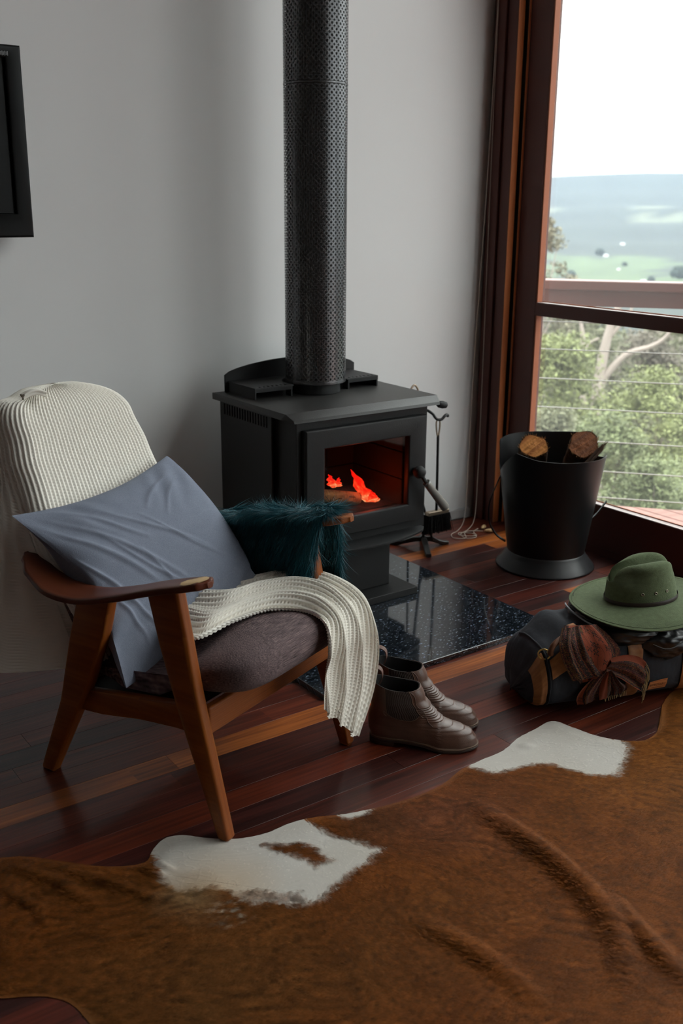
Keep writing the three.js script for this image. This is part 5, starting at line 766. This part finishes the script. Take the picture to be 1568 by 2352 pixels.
// ---------- the valley outside ----------
{
  const polar = (az, r, y) => [r * Math.sin(az * D2R), y, -r * Math.cos(az * D2R)];
  const ground = (r, az) => { const b = table([[0, -2.4], [6, -3.0], [14, -6.5], [30, -12], [80, -26], [250, -62], [700, -88], [1400, -95], [2150, -94], [2600, -80], [3100, -48], [3800, -12], [4400, 40], [5000, 118], [5600, 120]], r); return b + fbm(az * 0.09, r * 0.0011, 2, 3) * (r > 2300 ? 34 : r > 600 ? 5 : r * 0.012) + (r > 4300 ? 16 * Math.sin(az * 0.13) : 0); };
  const NR = 190, NA = 150, rOf = (v) => 5 * Math.pow(1120, v), azOf = (u) => lerp(-15, 125, u);
  const g = sheet(NA, NR, (u, v) => { const r = rOf(v), az = azOf(u); return polar(az, r, ground(r, az)); });
  const col = new Float32Array(g.attributes.position.count * 3);
  for (let j = 0, o = 0; j <= NR; j++) for (let i = 0; i <= NA; i++, o += 3) {
    const r = rOf(j / NR), az = azOf(i / NA), n = fbm(az * 0.35, r * 0.004, 6, 4), n2 = fbm(az * 1.4, Math.log(r) * 9, 3, 3);
    let c = [0.022, 0.030, 0.022]; // forest
    const field = (r > 1350 && r < 2120 && n < 0.16) || (r > 3120 && r < 3420 && noise(az * 0.42, 2.2) > 0.02 && n2 > -0.2) || (r > 3520 && r < 3800 && noise(az * 0.42, 7.7) > 0.05 && n2 > -0.2);
    if (field) c = r < 2300 ? [0.060, 0.088, 0.036] : [0.095, 0.105, 0.065];
    if (r < 600) c = [0.05, 0.052, 0.035];
    if (r < 40) c = [0.06, 0.052, 0.035];
    col.set(c.map((q) => q * (1 + 0.5 * n2 + 0.3 * n)), o);
  }
  g.setAttribute('color', new THREE.BufferAttribute(col, 3));
  struct('hillside_ground', g, std({ vertexColors: true, roughness: 1, color: 0xffffff }));
  // far trees and farmhouses on the paddock
  const mFarT = std({ color: new THREE.Color().setRGB(0.022, 0.032, 0.022), roughness: 1 });
  const blob = (sd) => sheet(14, 9, (u, v) => { const a = u * 6.2832, p = (v - 0.5) * Math.PI, q = 1 + 0.35 * fbm(Math.cos(a) * 1.5 + sd, Math.sin(p) * 2, Math.sin(a) * 1.5, 3); return [Math.cos(p) * Math.cos(a) * q, 1.1 + Math.sin(p) * q, Math.cos(p) * Math.sin(a) * q]; }, undefined, true);
  const farTree = (label, az, r, s) => { const t = thing('distant_tree', label, 'tree', polar(az, r, ground(r, az) - 0.3), 0, undefined); part('crown', merge([0, 1, 2, 3, 4].map((i) => blob(az * 3 + i * 2).scale(s * (0.75 - i * 0.1), s * (0.7 - i * 0.06), s * 0.6).translate((i % 2 ? 1 : -1) * i * s * 0.24, (i * 37 % 3) * s * 0.16, 0))), mFarT, t); part('trunk', rod([0, -0.5, 0], [0, s * 0.5, 0], s * 0.07), mFarT, t); };
  farTree('large hazy round tree at the right edge of the green valley paddock', 53.35, 1500, 11);
  farTree('low hazy tree beside the white farmhouse above the deck rail', 52.0, 1420, 5);
  farTree('dark hazy tree on the far edge of the green paddock below the forest', 49.3, 2080, 9);
  farTree('small hazy tree in the middle of the green paddock', 50.6, 1750, 4.5);
  farTree('hazy clump of tree on the left of the green paddock behind the gum leaves', 47.9, 1460, 7);
  const house = (label, az, r, w) => { const y = ground(r, az), t = thing('farmhouse', label, 'house', polar(az, r, y), az * -D2R + 0.5); part('wall', box(w, w * 0.36, w * 0.5, 0, w * 0.18, 0), std({ color: 0xe8e4dc, roughness: 0.9 }), t); part('roof', extrude([[-w * 0.3, 0], [w * 0.3, 0], [0, w * 0.2]], w * 1.08, 0.05, 1).translate(0, w * 0.35, -w * 0.54).rotateY(Math.PI / 2), std({ color: 0xb9bcc0, roughness: 0.6 }), t); };
  house('tiny white farmhouse at the far side of the green paddock', 49.6, 2030, 8);
  house('tiny pale farmhouse in the hazy forest above the paddock', 50.4, 2420, 9);
  house('tiny white farmhouse low in the paddock near the deck rail', 51.6, 1400, 6.5);
  house('tiny white shed in the middle of the green paddock', 50.3, 1640, 4.5);
  // near trees: clumped leaves on branching stems
  const leaf = sheet(1, 2, (u, v) => [(u - 0.5) * 0.42 * Math.sin(Math.PI * (0.12 + 0.84 * v)), 0.10 * Math.sin(v * 3), v - 0.3]);
  const mBark = std({ color: new THREE.Color().setRGB(0.24, 0.19, 0.15), roughness: 0.9 }), mPale = std({ color: new THREE.Color().setRGB(0.33, 0.27, 0.235), roughness: 0.85 });
  function tree(name, label, az, r, topY, R, H, tone, n, stem = mBark, lean = 0) {
    const gy = ground(r, az), t = thing(name, label, 'tree', polar(az, r, gy), 0, undefined), top = topY - gy;
    const mLf = std({ color: 0xffffff, roughness: 0.7 }), im = new THREE.InstancedMesh(leaf, mLf, n); im.name = 'foliage'; im.userData.kind = 'stuff'; sh(im);
    const cl = []; const K = Math.round(60 + R * 26); for (let i = 0; i < K; i++) { const h = Math.pow(rnd(), 0.8), a = rr(0, 6.28), q = R * Math.sqrt(rnd()) * Math.sin(Math.PI * (0.12 + 0.82 * h)) ; cl.push([q * Math.cos(a) + lean * h, top - H * (1 - h) - 0.1 * R, q * Math.sin(a), R * rr(0.09, 0.24), rr(0.85, 1.18)]); }
    const M4 = new THREE.Matrix4(), Q = new THREE.Quaternion(), E = new THREE.Euler();
    for (let i = 0; i < n; i++) { const c = cl[Math.floor(rnd() * K)], d = V(rr(-1, 1), rr(-1, 1), rr(-1, 1)).normalize().multiplyScalar(c[3] * Math.pow(rnd(), 0.5) * 1.35); E.set(rr(-1.5, 1.5), rr(0, 6.28), rr(-1, 1)); Q.setFromEuler(E); const s = rr(0.045, 0.085) * (r / 15); M4.compose(V(c[0] + d.x, Math.min(c[1] + d.y * 0.8, top), c[2] + d.z), Q, V(s, s, s)); im.setMatrixAt(i, M4); const k = c[4] * rr(0.7, 1.3); im.setColorAt(i, new THREE.Color().setRGB(tone[0] * k, tone[1] * k, tone[2] * k)); }
    t.add(im);
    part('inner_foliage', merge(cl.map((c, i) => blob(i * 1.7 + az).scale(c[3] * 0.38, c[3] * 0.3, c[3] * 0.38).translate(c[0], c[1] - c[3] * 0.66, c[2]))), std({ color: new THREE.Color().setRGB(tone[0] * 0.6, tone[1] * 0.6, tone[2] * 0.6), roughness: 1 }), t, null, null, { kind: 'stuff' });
    const tr = [rod([0, -0.4, 0], [lean * 0.4, top - H * 0.75, 0], 0.05 * Math.sqrt(R) + 0.02, 0.035 * Math.sqrt(R) + 0.012)]; for (const c of cl.slice(0, 14)) tr.push(rod([lean * 0.4, top - H * 0.75, 0], [c[0], c[1], c[2]], 0.022, 0.007, 6));
    part('trunk', merge(tr), stem, t);
  }
  const G1 = [0.175, 0.195, 0.070], G2 = [0.135, 0.158, 0.065], G3 = [0.135, 0.138, 0.075], G4 = [0.15, 0.128, 0.095];
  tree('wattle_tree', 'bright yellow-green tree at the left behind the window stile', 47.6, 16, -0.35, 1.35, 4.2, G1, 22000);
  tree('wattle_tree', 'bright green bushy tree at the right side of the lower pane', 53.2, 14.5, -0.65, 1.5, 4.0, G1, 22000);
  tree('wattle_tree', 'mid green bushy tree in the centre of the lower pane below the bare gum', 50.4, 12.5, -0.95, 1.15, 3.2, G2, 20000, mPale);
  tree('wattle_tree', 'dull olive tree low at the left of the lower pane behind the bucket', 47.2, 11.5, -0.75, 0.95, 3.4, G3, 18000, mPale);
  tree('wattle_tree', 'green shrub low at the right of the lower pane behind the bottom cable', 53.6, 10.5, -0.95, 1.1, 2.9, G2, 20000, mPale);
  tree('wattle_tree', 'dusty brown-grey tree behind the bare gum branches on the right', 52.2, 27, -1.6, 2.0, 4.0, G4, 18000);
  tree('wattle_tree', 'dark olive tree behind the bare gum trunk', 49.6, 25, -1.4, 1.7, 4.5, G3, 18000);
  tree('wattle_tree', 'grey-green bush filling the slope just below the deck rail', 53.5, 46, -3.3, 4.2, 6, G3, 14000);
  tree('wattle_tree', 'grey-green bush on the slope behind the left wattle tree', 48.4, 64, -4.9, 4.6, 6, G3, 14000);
  tree('gum_tree', 'tall thin gum tree with brownish leaves beside the window stile', 46.35, 21, 1.2, 0.75, 3.4, [0.17, 0.155, 0.10], 5000, mPale);
  // bare pale gum: trunk and limbs
  const gr = 18, gz = (az, el) => polar(az, gr, 1.45 + gr * Math.tan(el * D2R)), g0 = polar(50.4, gr, ground(gr, 50.4)), gum = thing('bare_gum_tree', 'bare pale gum tree with forked limbs rising behind the green bushes', 'tree', g0), GL = (p) => [p[0] - g0[0], p[1] - g0[1], p[2] - g0[2]];
  const limb = (pts, r0, r1) => { const c = curve(pts.map((p) => GL(gz(...p)))), a = []; for (let i = 0; i < 14; i++) { const p = c.getPoint(i / 14), q = c.getPoint((i + 1) / 14); a.push(rod(p.toArray(), q.toArray(), lerp(r0, r1, i / 14), lerp(r0, r1, (i + 1) / 14), 8)); } return merge(a); };
  part('trunk', limb([[50.4, -22], [49.9, -14], [49.75, -9.4], [49.9, -7.6], [50.15, -6.2], [50.6, -4.8]], 0.13, 0.05), mPale, gum);
  part('limb', limb([[49.7, -9.6], [50.4, -8.4], [51.2, -7.6], [52.2, -7.25], [52.9, -6.8], [53.4, -6.0]], 0.065, 0.02), mPale, gum);
  part('limb', limb([[49.2, -11.5], [48.85, -8.6], [48.8, -7.3], [48.6, -6.2], [48.3, -5.2]], 0.06, 0.02), mPale, gum);
  part('limb', limb([[48.85, -7.6], [49.2, -7.1], [49.6, -6.9]], 0.03, 0.015), mPale, gum);
  part('limb', limb([[50.05, -6.9], [50.6, -6.2], [51.0, -5.6], [51.3, -4.9]], 0.04, 0.015), mPale, gum);
}
renderer.render(scene, camera);
